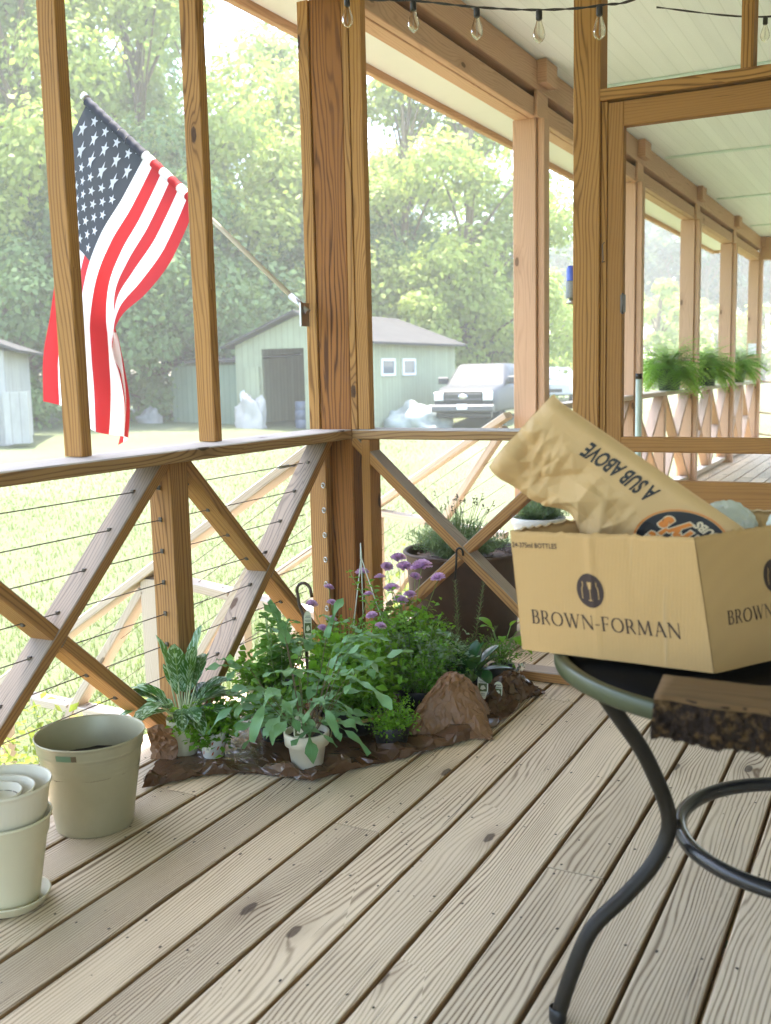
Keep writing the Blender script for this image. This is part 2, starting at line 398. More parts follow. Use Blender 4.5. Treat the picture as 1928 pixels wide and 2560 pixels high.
def house():
    t = thing('house_wall', 'long painted board wall of the house along the inner side of the porch', 'wall', (2.5, -4.2, 0))
    m = MB()
    for i in range(21): m.timber((-9, .004*(i % 2), .0+i*.137), (9.0, .004*(i % 2), .0+i*.137), .012, .136, (0, 1, 0), .002)
    m.build('siding', flat('white_siding', (.50, .47, .42), .7, var=.06), t)
house()

# ------------------------------------------------------------------ corner post and porch posts
def corner_post():
    t = thing('corner_post', 'dark knotty square corner post between the two screened walls', 'post')
    m = MB(); m.box(.0, .14, .0, .14, -.02, 2.559, .004); m.build('shaft', M_POST, t)
    m = MB(); m.box(-.006, .03, .1425, .190, .936, 2.56, .002); m.build('batten', M_FRAME, t)
    m = MB(); m.box(-.004, .036, -.029, -.0015, .936, 2.86, .002); m.box(0, .04, -.082, -.0305, .936, 2.86, .002); m.build('batten', M_FRAME, t)
    m = MB(); m.box(-.040, -.002, .10, .180, .0, .895, .003); m.build('batten', M_BRACE, t)
    m = MB(); m.box(0, .089, -.078, -.040, .0, .895, .003); m.build('batten', M_DOOR, t)
corner_post()
def porch_post():
    t = thing('porch_post', 'x', 'post', (2.22, 0, 0), group='square timber porch posts')
    m = MB(); m.box(0, .13, 0, .138, 0, 2.559, .004); m.build('shaft', M_PORCH, t)
    m = MB(); m.box(-.03, .16, -.075, -.0195, 2.735, 2.861, .004); m.box(-.028, .158, -.0185, -.0015, 2.56, 2.703, .004); m.build('cap_block', M_PORCH, t)
    m = MB(); m.box(.02, .11, -.045, -.001, .0, 2.559, .004); m.build('batten', M_PORCH, t)
    return t
pp = porch_post()
for i, (x, lb) in enumerate([(2.22, 'nearest free standing porch post, with the far stair railing at its foot'),
              (4.56, 'second porch post, seen through the screen door opening beside the pale pole'),
              (6.92, 'third porch post, rising behind the first potted fern'),
              (9.20, 'fourth porch post, rising behind the middle fern'),
              (11.48, 'last porch post at the far corner of the porch with a pale patch on it')]):
    o = pp if i == 0 else copy_tree(pp); o.location = (x, 0, 0); tag(o, lb)
m = MB(); m.box(-.006, .0, .01, .12, 1.28, 1.44, .001); m.build('pale_patch', M_SOFFIT, o)

# ------------------------------------------------------------------ screened walls: sill, studs, crossed braces, cables
ZS = .935
def cross(mb_up, mb_dn, x0, x1, y0=.065, y1=.152, z0=.02, z1=.896, axis='x'):
    """crossed flat 2x4 braces from x0 to x1; one through, the other cut in two"""
    def pt(a, z): return V((a, (y0+y1)/2, z)) if axis == 'x' else V(((y0+y1)/2, a, z))
    w = y1-y0; side = (0, 1, 0) if axis == 'x' else (1, 0, 0)
    a, b = pt(x0, z0), pt(x1, z1); mb_up.timber(a, b, w, .038, side)
    c, d = pt(x0, z1), pt(x1, z0); mid = (c+d)/2; u = (d-c).normalized()
    mb_dn.timber(c, mid-u*.0205, w-.002, .038, side); mb_dn.timber(mid+u*.0205, d, w-.002, .038, side)
def eye(mb, c, r=.010):
    pts = [V(c)+V((math.cos(a)*r*.3, math.sin(a)*r*.0+math.cos(a)*r*.9, math.sin(a)*r)) for a in [i*math.pi/6 for i in range(13)]]
    mb.tube(pts, .0022, 6)
def left_wall():
    t = thing('screen_porch_wall', 'left screened wall with two upright studs over an X braced cable railing', 'wall', (-3, .1, 0))
    def P(mb, n, m_, par=None):
        o = mb.build(n, m_, par or t)
        if not par: o.location = (3, -.1, 0)
        return o
    m = MB(); m.box(-6.4, -.001, .0, .182, .897, ZS, .004); P(m, 'sill', M_CAP)
    for x in (-1.322, -.70, -2.0, -2.7, -3.4, -4.1): m = MB(); m.box(x-.041, x, .112, .198 if 0 else .181, ZS+.002, 2.559, .003); P(m, 'stud', M_FRAME)
    for x in (-1.045, -2.11, -3.2, -4.3):
        m = MB(); m.box(x, x+.087, .062, .15, .0, .896, .003); P(m, 'lower_post', M_BRACE)
    for i, (a, b) in enumerate(((-.965, -.05), (-2.02, -1.05), (-3.11, -2.12), (-4.2, -3.2))):
        u, d = MB(), MB(); cross(u, d, a, b); P(u, 'brace', M_BRACE); P(d, 'brace', M_BRACE)
    for i in range(8):
        z = .815-.1*i; m = MB()
        pts = [V((-5.8+.4*k, .108, z-.002*math.sin(k*1.7))) for k in range(15)]
        m.tube(pts, .0018, 5); o = P(m, 'cable', M_CABLE)
        if i in (0,): continue
        e = MB(); eye(e, (-.052, .108, z)); e.tube([(-.062, .108, z), (-.04, .108, z)], .003, 6); e.build('eye_bolt', M_STEEL, o)
    m = MB(); m.tube([(-.37, .108, .815), (-.30, .108, .816)], .006, 8); m.tube([(-.30, .108, .815), (-.25, .108, .811)], .0035, 6); P(m, 'turnbuckle', M_STEEL)
    # dark nail and cable holes where the cables pass through the timbers
    m = MB()
    for i in range(8):
        z = .815-.1*i
        for xa in (-.965, -2.02):
            L = .915 if xa == -.965 else .97; f = (z-.02)/.876
            for s_ in (0, 1):
                xx = xa+L*(f if s_ == 0 else 1-f)
                m.box(xx-.032, xx-.022, .102, .114, z-.007, z+.007, .002)
        m.box(-1.0505, -1.0455, .102, .114, z-.007, z+.007, .001)
    P(m, 'staple', M_CABLE)
left_wall()
def right_wall():
    t = thing('screen_porch_wall', 'right screened wall with an X brace below its sill and a knotty door stud', 'wall', (.05, -.6, 0))
    def P(mb, n, m_):
        o = mb.build(n, m_, t); o.location = (-.05, .6, 0); return o
    m = MB(); m.box(.0, .14, -.986, -.002, .897, ZS, .004); P(m, 'sill', M_CAP)
    m = MB(); m.box(.0, .09, -.988, -.895, .9365, 2.86, .003); P(m, 'door_stud', M_FRAME)
    m = MB(); m.box(.012, .10, -1.010, -.9895, .0, 2.04, .002); P(m, 'door_stop', M_FRAME)
    m = MB(); m.box(-.006, .09, -2.6, -.990, 2.042, 2.08, .003); P(m, 'header', M_FRAME)
    m = MB(); m.box(.0, .09, -1.475, -1.437, 2.081, 2.86, .003); m.box(.0, .09, -2.3, -2.262, 2.081, 2.86, .003); P(m, 'upper_stud', M_FRAME)
    u, d = MB(), MB(); cross(u, d, -.93, .0, y0=.002, y1=.088, z0=.04, z1=.896, axis='y')
    P(u, 'brace', M_BRACE); P(d, 'brace', M_BRACE)
    m = MB(); m.box(.0, .09, -.985, -.09, .001, .038, .003); P(m, 'bottom_plate', M_BRACE)
    m = MB(); m.box(.0, .09, -.986, -.90, .039, .896, .003); P(m, 'lower_post', M_BRACE)
right_wall()
def screen_door():
    t = thing('screen_door', 'brown wooden screen door frame standing in the doorway', 'door', (.05, -1.012, .02))
    L = V((-.05, 1.012, -.02))
    def P(mb, n, m_):
        o = mb.build(n, m_, t); o.location = L; return o
    m = MB(); m.box(.012, .05, -1.066, -1.0125, .03, 2.034, .003); P(m, 'stile', M_DOOR)
    m = MB(); m.box(.012, .05, -1.95, -1.0665, 1.955, 2.036, .003); P(m, 'top_rail', M_DOOR)
    m = MB(); m.box(.010, .048, -1.95, -1.0665, .862, .914, .003); P(m, 'mid_rail', M_DOOR)
    m = MB(); m.box(.010, .048, -1.95, -1.0665, .66, .765, .003); P(m, 'lower_rail', M_DOOR)
    m = MB(); m.box(.012, .05, -2.01, -1.951, .03, 2.0, .003); P(m, 'stile', M_DOOR)
    m = MB(); m.box(-.002, .0115, -1.078, -1.062, 1.34, 1.40, .001); m.tube([(0, -1.070, 1.335), (0, -1.070, 1.405)], .004, 8); P(m, 'hinge', M_CABLE)
    m = MB(); m.tube([(.010, -.999, 1.575), (-.002, -1.006, 1.578), (-.003, -1.0, 1.57), (-.003, -1.003, 1.52), (-.002, -.998, 1.512), (.010, -1.004, 1.515)], .0016, 6); P(m, 'hook_latch', M_CABLE)
screen_door()

# gadget on the outside of the door stud
t = thing('hanging_gadget', 'small blue topped grey device fixed to the side of the door stud', 'gadget', (.05, -.874, 1.40))
m = MB(); m.lathe([(0, 0), (.016, 0), (.018, .005), (.018, .055), (.015, .06), (0, .06)], (0, .0, .0), 20); m.build('body', flat('speckled_grey', (.3, .31, .3), .5, var=.5, scale=300), t)
m = MB(); m.lathe([(.016, .061), (.0165, .10), (.012, .112), (0, .114)], (0, 0, 0), 20); m.build('lid', flat('blue_plastic', (.10, .16, .65), .3), t)
m = MB(); m.lathe([(.014, -.02), (.02, -.018), (.006, -.001)], (0, 0, 0), 16); m.build('foot', M_STEEL, t)

# s-hook on the crossing of the right wall brace
m = MB()
pts = [(-.012, -.446, .36), (-.014, -.448, .42), (-.014, -.45, .462)]+[(-.014+.0*a, -.4635-.0135*math.cos(a)+.0, .468+.0165*math.sin(a)) for a in [math.pi*(1-i/8)+math.pi*0 for i in range(9)]]
pts = [(-.016, -.442, .372), (-.016, -.447, .42), (-.016, -.449, .470)]+[(-.016, -.462+.0135*math.cos(math.pi*i/8), .474+.016*math.sin(math.pi*i/8)) for i in range(9)][0:]+[(-.016, -.476, .462)]
m.tube(pts, .0042, 8); tag(m.build('metal_hook', M_IRON), 'black metal S hook hanging on the crossing of the right brace', 'hook')

# ------------------------------------------------------------------ open porch railings beyond the screened room
def porch_rail(x0, x1, label, nx=2):
    t = thing('porch_railing', label, 'railing', ((x0+x1)/2, .07, 0), group='railings between the porch posts')
    def P(mb, n, m_):
        o = mb.build(n, m_, t); o.location = (-(x0+x1)/2, -.07, 0); return o
    m = MB(); m.box(x0, x1, .0, .138, .897, ZS, .004); P(m, 'top_rail', M_PALE)
    m = MB(); m.box(x0, x1, .02, .11, .03, .068, .003); P(m, 'bottom_rail', M_PALE)
    st = (x1-x0)/nx
    for i in range(nx):
        u, d = MB(), MB(); cross(u, d, x0+st*i+.045*(i > 0), x0+st*(i+1)-.045*(i < nx-1), .02, .108, .07, .896)
        P(u, 'brace', M_PORCH); P(d, 'brace', M_PORCH)
        if i: m = MB(); m.box(x0+st*i-.044, x0+st*i+.044, .02, .11, .069, .896, .003); P(m, 'middle_post', M_PORCH)
porch_rail(4.70, 6.91, 'porch railing with crossed braces under the first fern')
porch_rail(7.06, 9.19, 'porch railing with crossed braces under the middle fern')
porch_rail(9.34, 11.47, 'last porch railing with crossed braces before the far corner')
porch_rail(2.36, 4.55, 'porch railing between the first two free standing posts')

# end railing with rope sag at the far end of the porch
t = thing('end_railing', 'thin cable railing across the far end of the porch', 'railing', (11.5, -1, 0))
for z0 in (.93, .5, .2):
    m = MB(); m.tube([(.05, 1.0-.3*i, z0-.10*math.sin(math.pi*i/8)) for i in range(9)], .012, 6); m.build('rope', M_PORCH, t)
m = MB(); m.box(0, .09, -1.5, -1.41, 0, .95, .003); m.build('end_post', M_PORCH, t)

# ------------------------------------------------------------------ outside steps with two sloping cable railings
SL = -.645
def stair_rail(xp, y0, z0, label):
    t = thing('stair_railing', label, 'railing', (xp, y0, -1.0), group='sloping railings of the outside steps')
    def P(mb, n, m_):
        o = mb.build(n, m_, t); o.location = (-xp, -y0, 1.0); return o
    zt = lambda y: z0+SL*(y-y0)
    m = MB(); y1 = y0+2.05
    m.timber((xp, y0, zt(y0)-.019), (xp, y1, zt(y1)-.019), .12, .038, (1, 0, 0), .004); P(m, 'hand_rail', M_PALE)
    posts = (y0+.90, y0+1.95)
    for yp in posts:
        m = MB(); m.box(xp-.044, xp+.044, yp-.044, yp+.044, gz(xp, yp)-.1, zt(yp)-.055, .003); P(m, 'newel_post', M_PALE)
    edges = [y0+.02, posts[0]-.046, posts[0]+.046, posts[1]-.046]
    H = .72
    for a, b in ((edges[0], edges[1]), (edges[2], edges[3])):
        p, q = V((xp, a, zt(a)-.08)), V((xp, b, zt(b)-H))
        m = MB(); m.timber(p, q, .088, .038, (1, 0, 0), .003); P(m, 'brace', M_PALE)
        p2, q2 = V((xp, b, zt(b)-.08)), V((xp, a, zt(a)-H)); c = (p+q)/2+(q2-p2)*0; mid = (p2+q2)/2; u = (q2-p2).normalized()
        m = MB(); m.timber(p2, mid-u*.024, .086, .038, (1, 0, 0), .003); m.timber(mid+u*.024, q2, .086, .038, (1, 0, 0), .003); P(m, 'brace', M_PALE)
    for i in range(6):
        m = MB(); m.tube([(xp, y0+.02, zt(y0)-.13-.1*i), (xp, y1-.1, zt(y1-.1)-.13-.1*i)], .0015, 5); P(m, 'cable', M_CABLE)
stair_rail(.06, .19, .885, 'near sloping railing of the outside steps, behind the left wall of braces')
stair_rail(2.13, .14, .912, 'far sloping railing of the outside steps, running down from the first free standing post')
t = thing('porch_steps', 'wooden steps going down from the deck to the lawn', 'steps', (1.1, .23, -1.0))
for i in range(5):
    m = MB(); m.box(-.98, .96, .01+.29*i, .29+.29*i, .80-.187*i, .836-.187*i, .004); m.build('tread', M_PALE, t)
    m = MB(); m.box(-.97, .95, .012+.29*i, .032+.29*i, .62-.187*i, .797-.187*i, .003); m.build('riser', M_PALE, t)
for x in (-.97, 0, .93): m = MB(); m.timber((x, .02, .58), (x, 1.48, -.30), .035, .26, (1, 0, 0)); m.build('stringer', M_PALE, t)

# ------------------------------------------------------------------ plants: builders
G_DARK = leafmat('leaf_dark', (.03, .10, .01), (.08, .21, .02), .25, .55)
G_MID = leafmat('leaf_mid', (.06, .19, .012), (.15, .36, .03), .35, .45)
G_LIME = leafmat('leaf_lime', (.11, .30, .015), (.24, .48, .04), .4, .55)
G_BLUE = leafmat('leaf_blue_green', (.09, .24, .08), (.22, .40, .20), .3, .42, big=9, uvein=('mid', (.2, .38, .18)))
G_VARI = leafmat('leaf_variegated', (.02, .09, .015), (.04, .14, .02), .22, .35, uvein=('vari', (.30, .44, .30)))
G_HOSTA = leafmat('leaf_glossy_dark', (.01, .06, .015), (.025, .11, .025), .12, .22, .7)
G_GREY = leafmat('leaf_grey_green', (.10, .17, .09), (.24, .33, .20), .3, .6)
G_BROWN = leafmat('leaf_bronze', (.07, .06, .015), (.15, .15, .03), .3, .6)
G_ROSE = leafmat('leaf_rosemary', (.05, .14, .03), (.13, .25, .07), .3, .5)
M_STEM = flat('green_stem', (.16, .26, .06), .6)
M_STEMB = flat('brown_stem', (.13, .09, .04), .7)
M_PINK = leafmat('petal_mauve', (.60, .36, .60), (.78, .60, .78), .3, .6, cloth=True)
M_SOIL = flat('potting_soil', (.018, .011, .007), .9, var=.5, scale=60, bump=.6)
M_WHITEPOT = flat('cream_glazed_pot', (.70, .65, .50), .45, var=.05)
M_CREAM = flat('cream_ribbed_pot', (.60, .58, .42), .5, var=.06)
M_NURS = flat('black_nursery_pot', (.008, .007, .006), .45, var=.3)
M_TAGM = flat('plant_tag_card', (.72, .72, .55), .4, var=.05)
M_TAGI = flat('plant_tag_print', (.10, .13, .03), .5, var=.6, scale=200)
M_TAGT = flat('plant_tag_text', (.06, .05, .04), .5)

def pot(t, c, prof, mat, soilr, soilz, seg=40, name='pot', flute=None):
    m = MB(); m.lathe(prof, c, seg, flute=flute); o = m.build(name, mat, t)
    m = MB(); m.disc(c, soilr, soilz, 24, bump=.003); m.build('soil', M_SOIL, t)
    return o
def plain_prof(r0, r1, h, w=.003, rim=0, rz=.0, lip=.004):
    if rim: return [(0, .002), (r0-.002, 0), (r0, .003), (r0+(r1-r0)*(1-rz/h), h-rz), (r1+rim, h-rz+.001), (r1+rim+.002, h-.002), (r1+rim, h), (r1+rim-w-.002, h), (r1-w*1.5, h-rz), (r0-w, .01), (0, .008)]
    return [(0, .002), (r0-.002, 0), (r0, .003), (r1, h-.002), (r1-w/2, h), (r1-w, h-.002), (r0-w, .01), (0, .008)]
def bush(t, c, rx, ry, rz, n, size, mats, asp=.55, stems=10, name='foliage', flat_=0.0, sh=.55):
    """clump of small separate leaves on fine stems"""
    st = MB(); lf = MB(); c = V(c)
    for i in range(stems):
        a = rnd(0, 6.28); q = rnd(.3, 1)**.5
        e = c+V((math.cos(a)*rx*q, math.sin(a)*ry*q, rz*rnd(.55, 1.0)*math.sqrt(max(.05, 1-q*q*.7)))); b = c+V((math.cos(a)*rx*.2*q, math.sin(a)*ry*.2*q, 0))
        mdl = (b+e)/2+V((rnd(-.01, .01), rnd(-.01, .01), rz*.12)); pts = [b, mdl, e]
        st.tube(pts, [.0016, .0013, .0008], 4, caps=False)
        k = int(n/stems)
        for j in range(k):
            f = rnd(.12, 1); p = b.lerp(mdl, f*2) if f < .5 else mdl.lerp(e, f*2-1)
            sp = size*1.1
            p = p+V((random.gauss(0, sp), random.gauss(0, sp), random.gauss(0, sp)))
            if p.z < .004: p.z = .004
            s_ = size*rnd(.75, 1.6)
            nr = V((random.gauss(0, .7), random.gauss(0, .7), 1)).normalized()
            d = V((random.gauss(0, 1), random.gauss(0, 1), random.gauss(.1, .5)))
            lf.leaf(p, d, s_, s_*asp, nr, .5, 2, lambda t_: (.15, 1, .1)[int(round(t_*2))], .15)
    st.build('stem', M_STEM, t); return lf.build(name, mats, t)
def plant_tag(t, loc, rz, h=.07, w=.032, tilt=.15, seed=1):
    m = MB()
    pr = [(-w/2*.5, 0), (w/2*.5, 0), (w/2, h*.35), (w/2, h*.75)]+[(w/2*math.cos(a), h*.75+h*.25*math.sin(a)) for a in [math.pi*i/8 for i in range(1, 8)]]+[(-w/2, h*.75), (-w/2, h*.35)]
    rt = Matrix.Rotation(rz, 3, 'Z') @ Matrix.Rotation(-tilt, 3, 'X')
    def T(x, y, z=0): return rt @ V((x, -z, y))
    A = [m.bm.verts.new(T(x, y, 0)) for x, y in pr]; B = [m.bm.verts.new(T(x, y, -.0008)) for x, y in pr]
    m.bm.faces.new(A); m.bm.faces.new(B[::-1])
    for i in range(len(pr)): j = (i+1) % len(pr); m.bm.faces.new((A[i], B[i], B[j], A[j]))
    o = m.build('plant_tag', M_TAGM, t); o.location = loc
    m = MB(); m.face([T(x, y, .0007) for x, y in ((-w*.4, h*.30), (w*.4, h*.30), (w*.4, h*.62), (-w*.4, h*.62))], mi=0)
    for k, (yy, ww) in enumerate(((.84, .22), (.80, .3), (.71, .34), (.67, .26), (.22, .18), (.16, .2))):
        x = -w*ww
        while x < w*ww: dx = rnd(.0012, .004); m.face([T(a, b, .0007) for a, b in ((x, h*yy-.0012), (x+dx, h*yy-.0012), (x+dx, h*yy+.0006), (x, h*yy+.0006))], mi=1); x += dx+.0008
    m.face([T(a, b, .0011) for a, b in ((-w*.25, h*.40), (-w*.02, h*.36), (w*.3, h*.42), (w*.1, h*.55), (-w*.15, h*.52))], mi=2)
    p = m.build('tag_print', [M_TAGI, M_TAGT, M_TAGM], o)
    return o
FACE = math.pi*.5+math.atan2(CAM.y+.3, CAM.x+1.0)+0   # turn so that a card's -Y side looks to the camera
FACE = math.atan2(-(CAM.x+1.0), (CAM.y+.3))+math.pi

def nursery(x, y, r, h, label, lab2='potted plant'):
    t = thing('potted_plant', label, lab2, (x, y, 0)); h *= .78; pot(t, (0, 0, 0), plain_prof(r*.78, r, h), M_NURS, r-.005, h-.012); return t
# aglaonema in the cream pot
t = thing('potted_plant', 'silvery variegated plant in a tall cream pot, leftmost on the deck', 'potted plant', (-1.125, -.005, 0))
pot(t, (0, 0, 0), plain_prof(.040, .052, .115), M_CREAM, .046, .10, flute=lambda a, z: .006*math.sin(z*1400))
lf = MB(); st = MB()
for i in range(30):
    a = i*2.4+rnd(-.2, .2); el = rnd(.0, .95) if i < 23 else rnd(1.1, 1.45); d = V((math.cos(a)*math.cos(el), math.sin(a)*math.cos(el), math.sin(el)))
    hh = rnd(.05, .10) if i < 23 else rnd(.09, .14); b = V((math.cos(a)*.01, math.sin(a)*.01, .10)); e = b+V((d.x, d.y, 1.1)).normalized()*hh
    st.tube([b, (b+e)/2+d*.004, e], [.0035, .003, .002], 5, caps=False)
    lf.leaf(e, d, rnd(.11, .165), rnd(.050, .068), (0, 0, 1), rnd(.5, 1.1), 6, None, .18, wav=.05)
st.build('stem', flat('pale_stem', (.45, .52, .30), .5), t); lf.build('foliage', G_VARI, t)

# herb in a printed pot
M_PRINT = flat('white_printed_pot', (.68, .67, .60), .45, var=.04); M_RED = flat('orange_red_print', (.48, .09, .02), .5)
def printed_pot(t, r0, r1, h):
    pot(t, (0, 0, 0), plain_prof(r0, r1, h), M_PRINT, r1-.004, h-.010)
    m = MB()
    for row in range(4):
        for k in range(7):
            a0 = (k+.5*(row % 2))*.9; z0 = .014+row*(h-.02)/4
            for q in range(3):
                a, da = a0+q*.035, .16
                z1 = z0+q*.0035
                P_ = lambda a_, z_: (( r0+(r1-r0)*z_/h+.0007)*math.cos(a_), (r0+(r1-r0)*z_/h+.0007)*math.sin(a_), z_)
                m.face([P_(a, z1), P_(a+da, z1+.003), P_(a+da, z1+.006), P_(a, z1+.003)])
    m.build('pot_print', M_RED, t)
t = thing('potted_plant', 'small bright herb in white pot with orange marks, in front of the cream pot', 'potted plant', (-1.11, -.105, 0))
printed_pot(t, .032, .043, .085)
bush(t, (0, 0, .07), .095, .095, .11, 700, .019, G_LIME, .75, 34)
bush(t, (.02, .0, .06), .09, .08, .06, 240, .020, G_MID, .7, 14, 'lower_foliage')
plant_tag(t, (-.043, -.012, .028), -1.15, .055, .022, .05)

t = thing('potted_plant', 'herb in white pot with orange marks, half hidden behind the wavy leaved fern', 'potted plant', (-.72, -.02, 0))
printed_pot(t, .036, .046, .105)
bush(t, (0, 0, .09), .12, .09, .13, 520, .024, G_MID, .7, 24)

t = nursery(-.90, -.20, .060, .09, 'low dark bushy herb in a black pot between the two printed pots')
bush(t, (0, 0, .04), .11, .10, .16, 900, .019, G_MID, .65, 40)
# blue star fern in the white pot
t = thing('potted_plant', 'blue green fern with wavy lobed fronds in a plain white pot at the front', 'potted plant', (-1.09, -.43, 0))
pot(t, (0, 0, 0), plain_prof(.043, .061, .122, .004, .004, .038), M_WHITEPOT, .057, .105)
lf = MB(); st = MB()
def lobed(t_): return max(.10, (.55+.45*math.sin(t_*9+.6))*math.sin(math.pi*min(1, t_*.9+.08))**.6)
for i in range(40):
    a = i*2.4; el = rnd(.45, 1.35); h_ = rnd(.10, .30) if i % 3 else rnd(.05, .10)
    d = V((math.cos(a)*math.cos(el), math.sin(a)*math.cos(el), math.sin(el)))
    b = V((math.cos(a)*.012, math.sin(a)*.012, .10)); e = b+V((d.x*.8, d.y*.8, .9)).normalized()*h_
    st.tube([b, (b+e)/2+d*.006, e], .0011, 5, caps=False)
    L = rnd(.12, .20); d2 = V((d.x, d.y, rnd(-.1, .75))).normalized()
    lf.leaf(e, d2, L, rnd(.040, .056), (0, 0, 1), rnd(.5, 1.5), 9, lobed, .08, wav=.16)
    for s_ in (-1, 1):
        if random.random() < .75:
            sd_ = d2.cross(V((0, 0, 1))).normalized()*s_
            lf.leaf(e+d2*L*rnd(.12, .4), (d2*.7+sd_).normalized(), L*rnd(.45, .75), rnd(.026, .036), (0, 0, 1), rnd(.4, 1.3), 7, lobed, .08, wav=.14)
st.build('stem', M_STEMB, t); lf.build('foliage', G_BLUE, t)
plant_tag(t, (-.054, -.012, .100), FACE+.1, .085, .036, .12)

# dark green cut leaved big foliage behind, in nursery pots
t = nursery(-.74, -.10, .07, .11, 'tall mint like plant with broad toothed leaves in a black pot beside the lower brace')
lf, st = MB(), MB()
for i in range(7):
    a = i*.9; tip = V((math.cos(a)*rnd(.03, .10), math.sin(a)*rnd(.03, .10), rnd(.26, .40))); b = V((math.cos(a)*.02, math.sin(a)*.02, .1)); st.tube([b, (b+tip)/2, tip], [.003, .0025, .0015], 5)
    n = 6
    for k in range(n):
        f = .25+.75*k/(n-1); p = b.lerp(tip, f)
        for s_ in (0, math.pi):
            aa = a+k*1.57+s_; d = V((math.cos(aa), math.sin(aa), rnd(.0, .5)))
            lf.leaf(p, d, rnd(.05, .085)*(1.1-.4*f), rnd(.032, .045)*(1.1-.4*f), (0, 0, 1), rnd(.3, .9), 5, None, .12, wav=.06)
st.build('stem', M_STEM, t); lf.build('foliage', leafmat('leaf_mint', (.05, .17, .015), (.13, .33, .03), .5, .5, uvein=('mid', (.18, .38, .06))), t)

t = nursery(-.52, .0, .055, .10, 'small leaved bronze green shrub in a black pot against the crossed braces')
bush(t, (0, 0, .09), .13, .10, .22, 900, .011, G_BROWN, .6, 40)

# hanging basket with hook: broad trailing plant
t = thing('hanging_basket', 'black hanging basket with tan band and wire set down among the plants', 'basket', (-.74, -.38, 0))
pot(t, (0, 0, 0), [(0, .002), (.070, 0), (.10, .03), (.118, .085), (.122, .09), (.119, .094), (.115, .088), (.09, .03), (0, .01)], M_NURS, .112, .078)
m = MB(); m.lathe([(.1215, .064), (.1245, .066), (.1245, .074), (.1215, .076)], (0, 0, 0), 48); m.build('band', flat('tan_band', (.40, .30, .10), .5), t)
bush(t, (0, 0, .06), .17, .16, .24, 1200, .022, G_MID, .7, 50); bush(t, (0, 0, .08), .17, .17, .24, 380, .030, G_LIME, .7, 22, 'upper_foliage')
m = MB(); m.tube([(-.122, 0, .07), (-.125, .0, -.0+.03), (-.128, .005, .008)], .0014, 5); m.build('wire', flat('straw_wire', (.45, .4, .2), .5), t)

t = nursery(-.50, -.22, .075, .12, 'mauve flowered scabious in a black pot, nearer the corner post')
bush(t, (0, 0, .10), .13, .13, .24, 900, .016, G_MID, .45, 46)
def scab(t, heads, zc=.0):
    st = MB()
    for (x, y, z, s) in heads:
        pe = MB(); ce = MB()
        b = V((x*.3, y*.3, .12)); e = V((x, y, z)); st.tube([b, (b+e)/2+V((0, 0, .02)), e], [.0014, .0012, .001], 5, caps=False)
        ax = V((rnd(-.5, .2), rnd(-.5, .1), 1)).normalized(); tq = ax.to_track_quat('Z', 'Y').to_matrix()
        for k in range(44):
            a = k*2.4; q = math.sqrt(k/44); d = tq @ V((math.cos(a)*q, math.sin(a)*q, .75*(1-q)+.12)); pe.leaf(e+d*s*.25, d, s*(.5+.35*q), s*.42, ax, rnd(-.1, .5), 2, lambda t_: (.3, .9, 1)[int(round(t_*2))], .2)
        ce.lathe([(0, -.004), (s*.28, -.002), (s*.2, .004), (0, .006)], e, 8); fo = pe.build('flower', M_PINK, t); ce.build('flower_centre', M_STEM, fo)
    st.build('stem', M_STEM, t)
scab(t, [(-.10, .06, .37, .022), (-.125, -.03, .33, .02), (-.05, .01, .37, .017), (-.04, -.14, .335, .020), (-.09, -.20, .315, .020), (.0, .05, .41, .019), (.05, -.08, .385, .018), (-.10, .02, .29, .018)])
m = MB()
hk = [(-.17, .04, .10), (-.172, .045, .27), (-.172, .05, .35), (-.173, .065, .385), (-.173, .07, .425)]+[(-.173, .045+.028*math.cos(a), .432+.030*math.sin(a)) for a in [math.pi*i/7 for i in range(8)]]+[(-.173, .014, .415)]
m.tube(hk, .0055, 8); m.build('hanger_hook', flat('brown_plastic_hook', (.07, .035, .02), .35), t)
o = plant_tag(t, (-.182, .028, .26), FACE, .11, .026, 0)

t = nursery(-.30, -.38, .08, .12, 'lime green trailing herb with one tall upright shoot in a black pot')
bush(t, (0, 0, .10), .16, .15, .25, 950, .020, G_LIME, .7, 42); bush(t, (.0, 0, .08), .17, .16, .16, 700, .019, G_DARK, .7, 30, 'lower_foliage')
lf, st = MB(), MB()
for (dx, dy, tx, ty, tz) in ((-.03, .06, -.10, .18, .45), (0, .03, -.06, .12, .41), (-.03, -.03, -.16, -.06, .33), (.02, 0, -.02, .05, .38), (-.04, -.06, -.2, -.15, .28), (-.02, .02, -.14, .06, .36)):
    b = V((dx, dy, .12)); e = V((tx, ty, tz)); md = (b+e)/2+V((.0, 0, .03)); st.tube([b, md, e], [.0025, .002, .0012], 5)
    for k in range(11):
        f = .15+.85*k/10; p = b.lerp(md, f*2) if f < .5 else md.lerp(e, f*2-1); aa = k*1.57
        for s_ in (0, math.pi): lf.leaf(p, (math.cos(aa+s_), math.sin(aa+s_), .35), rnd(.020, .036), rnd(.016, .024), (0, 0, 1), .6, 4, None, .15)
st.build('stem', M_STEM, t); lf.build('shoot', G_LIME, t)

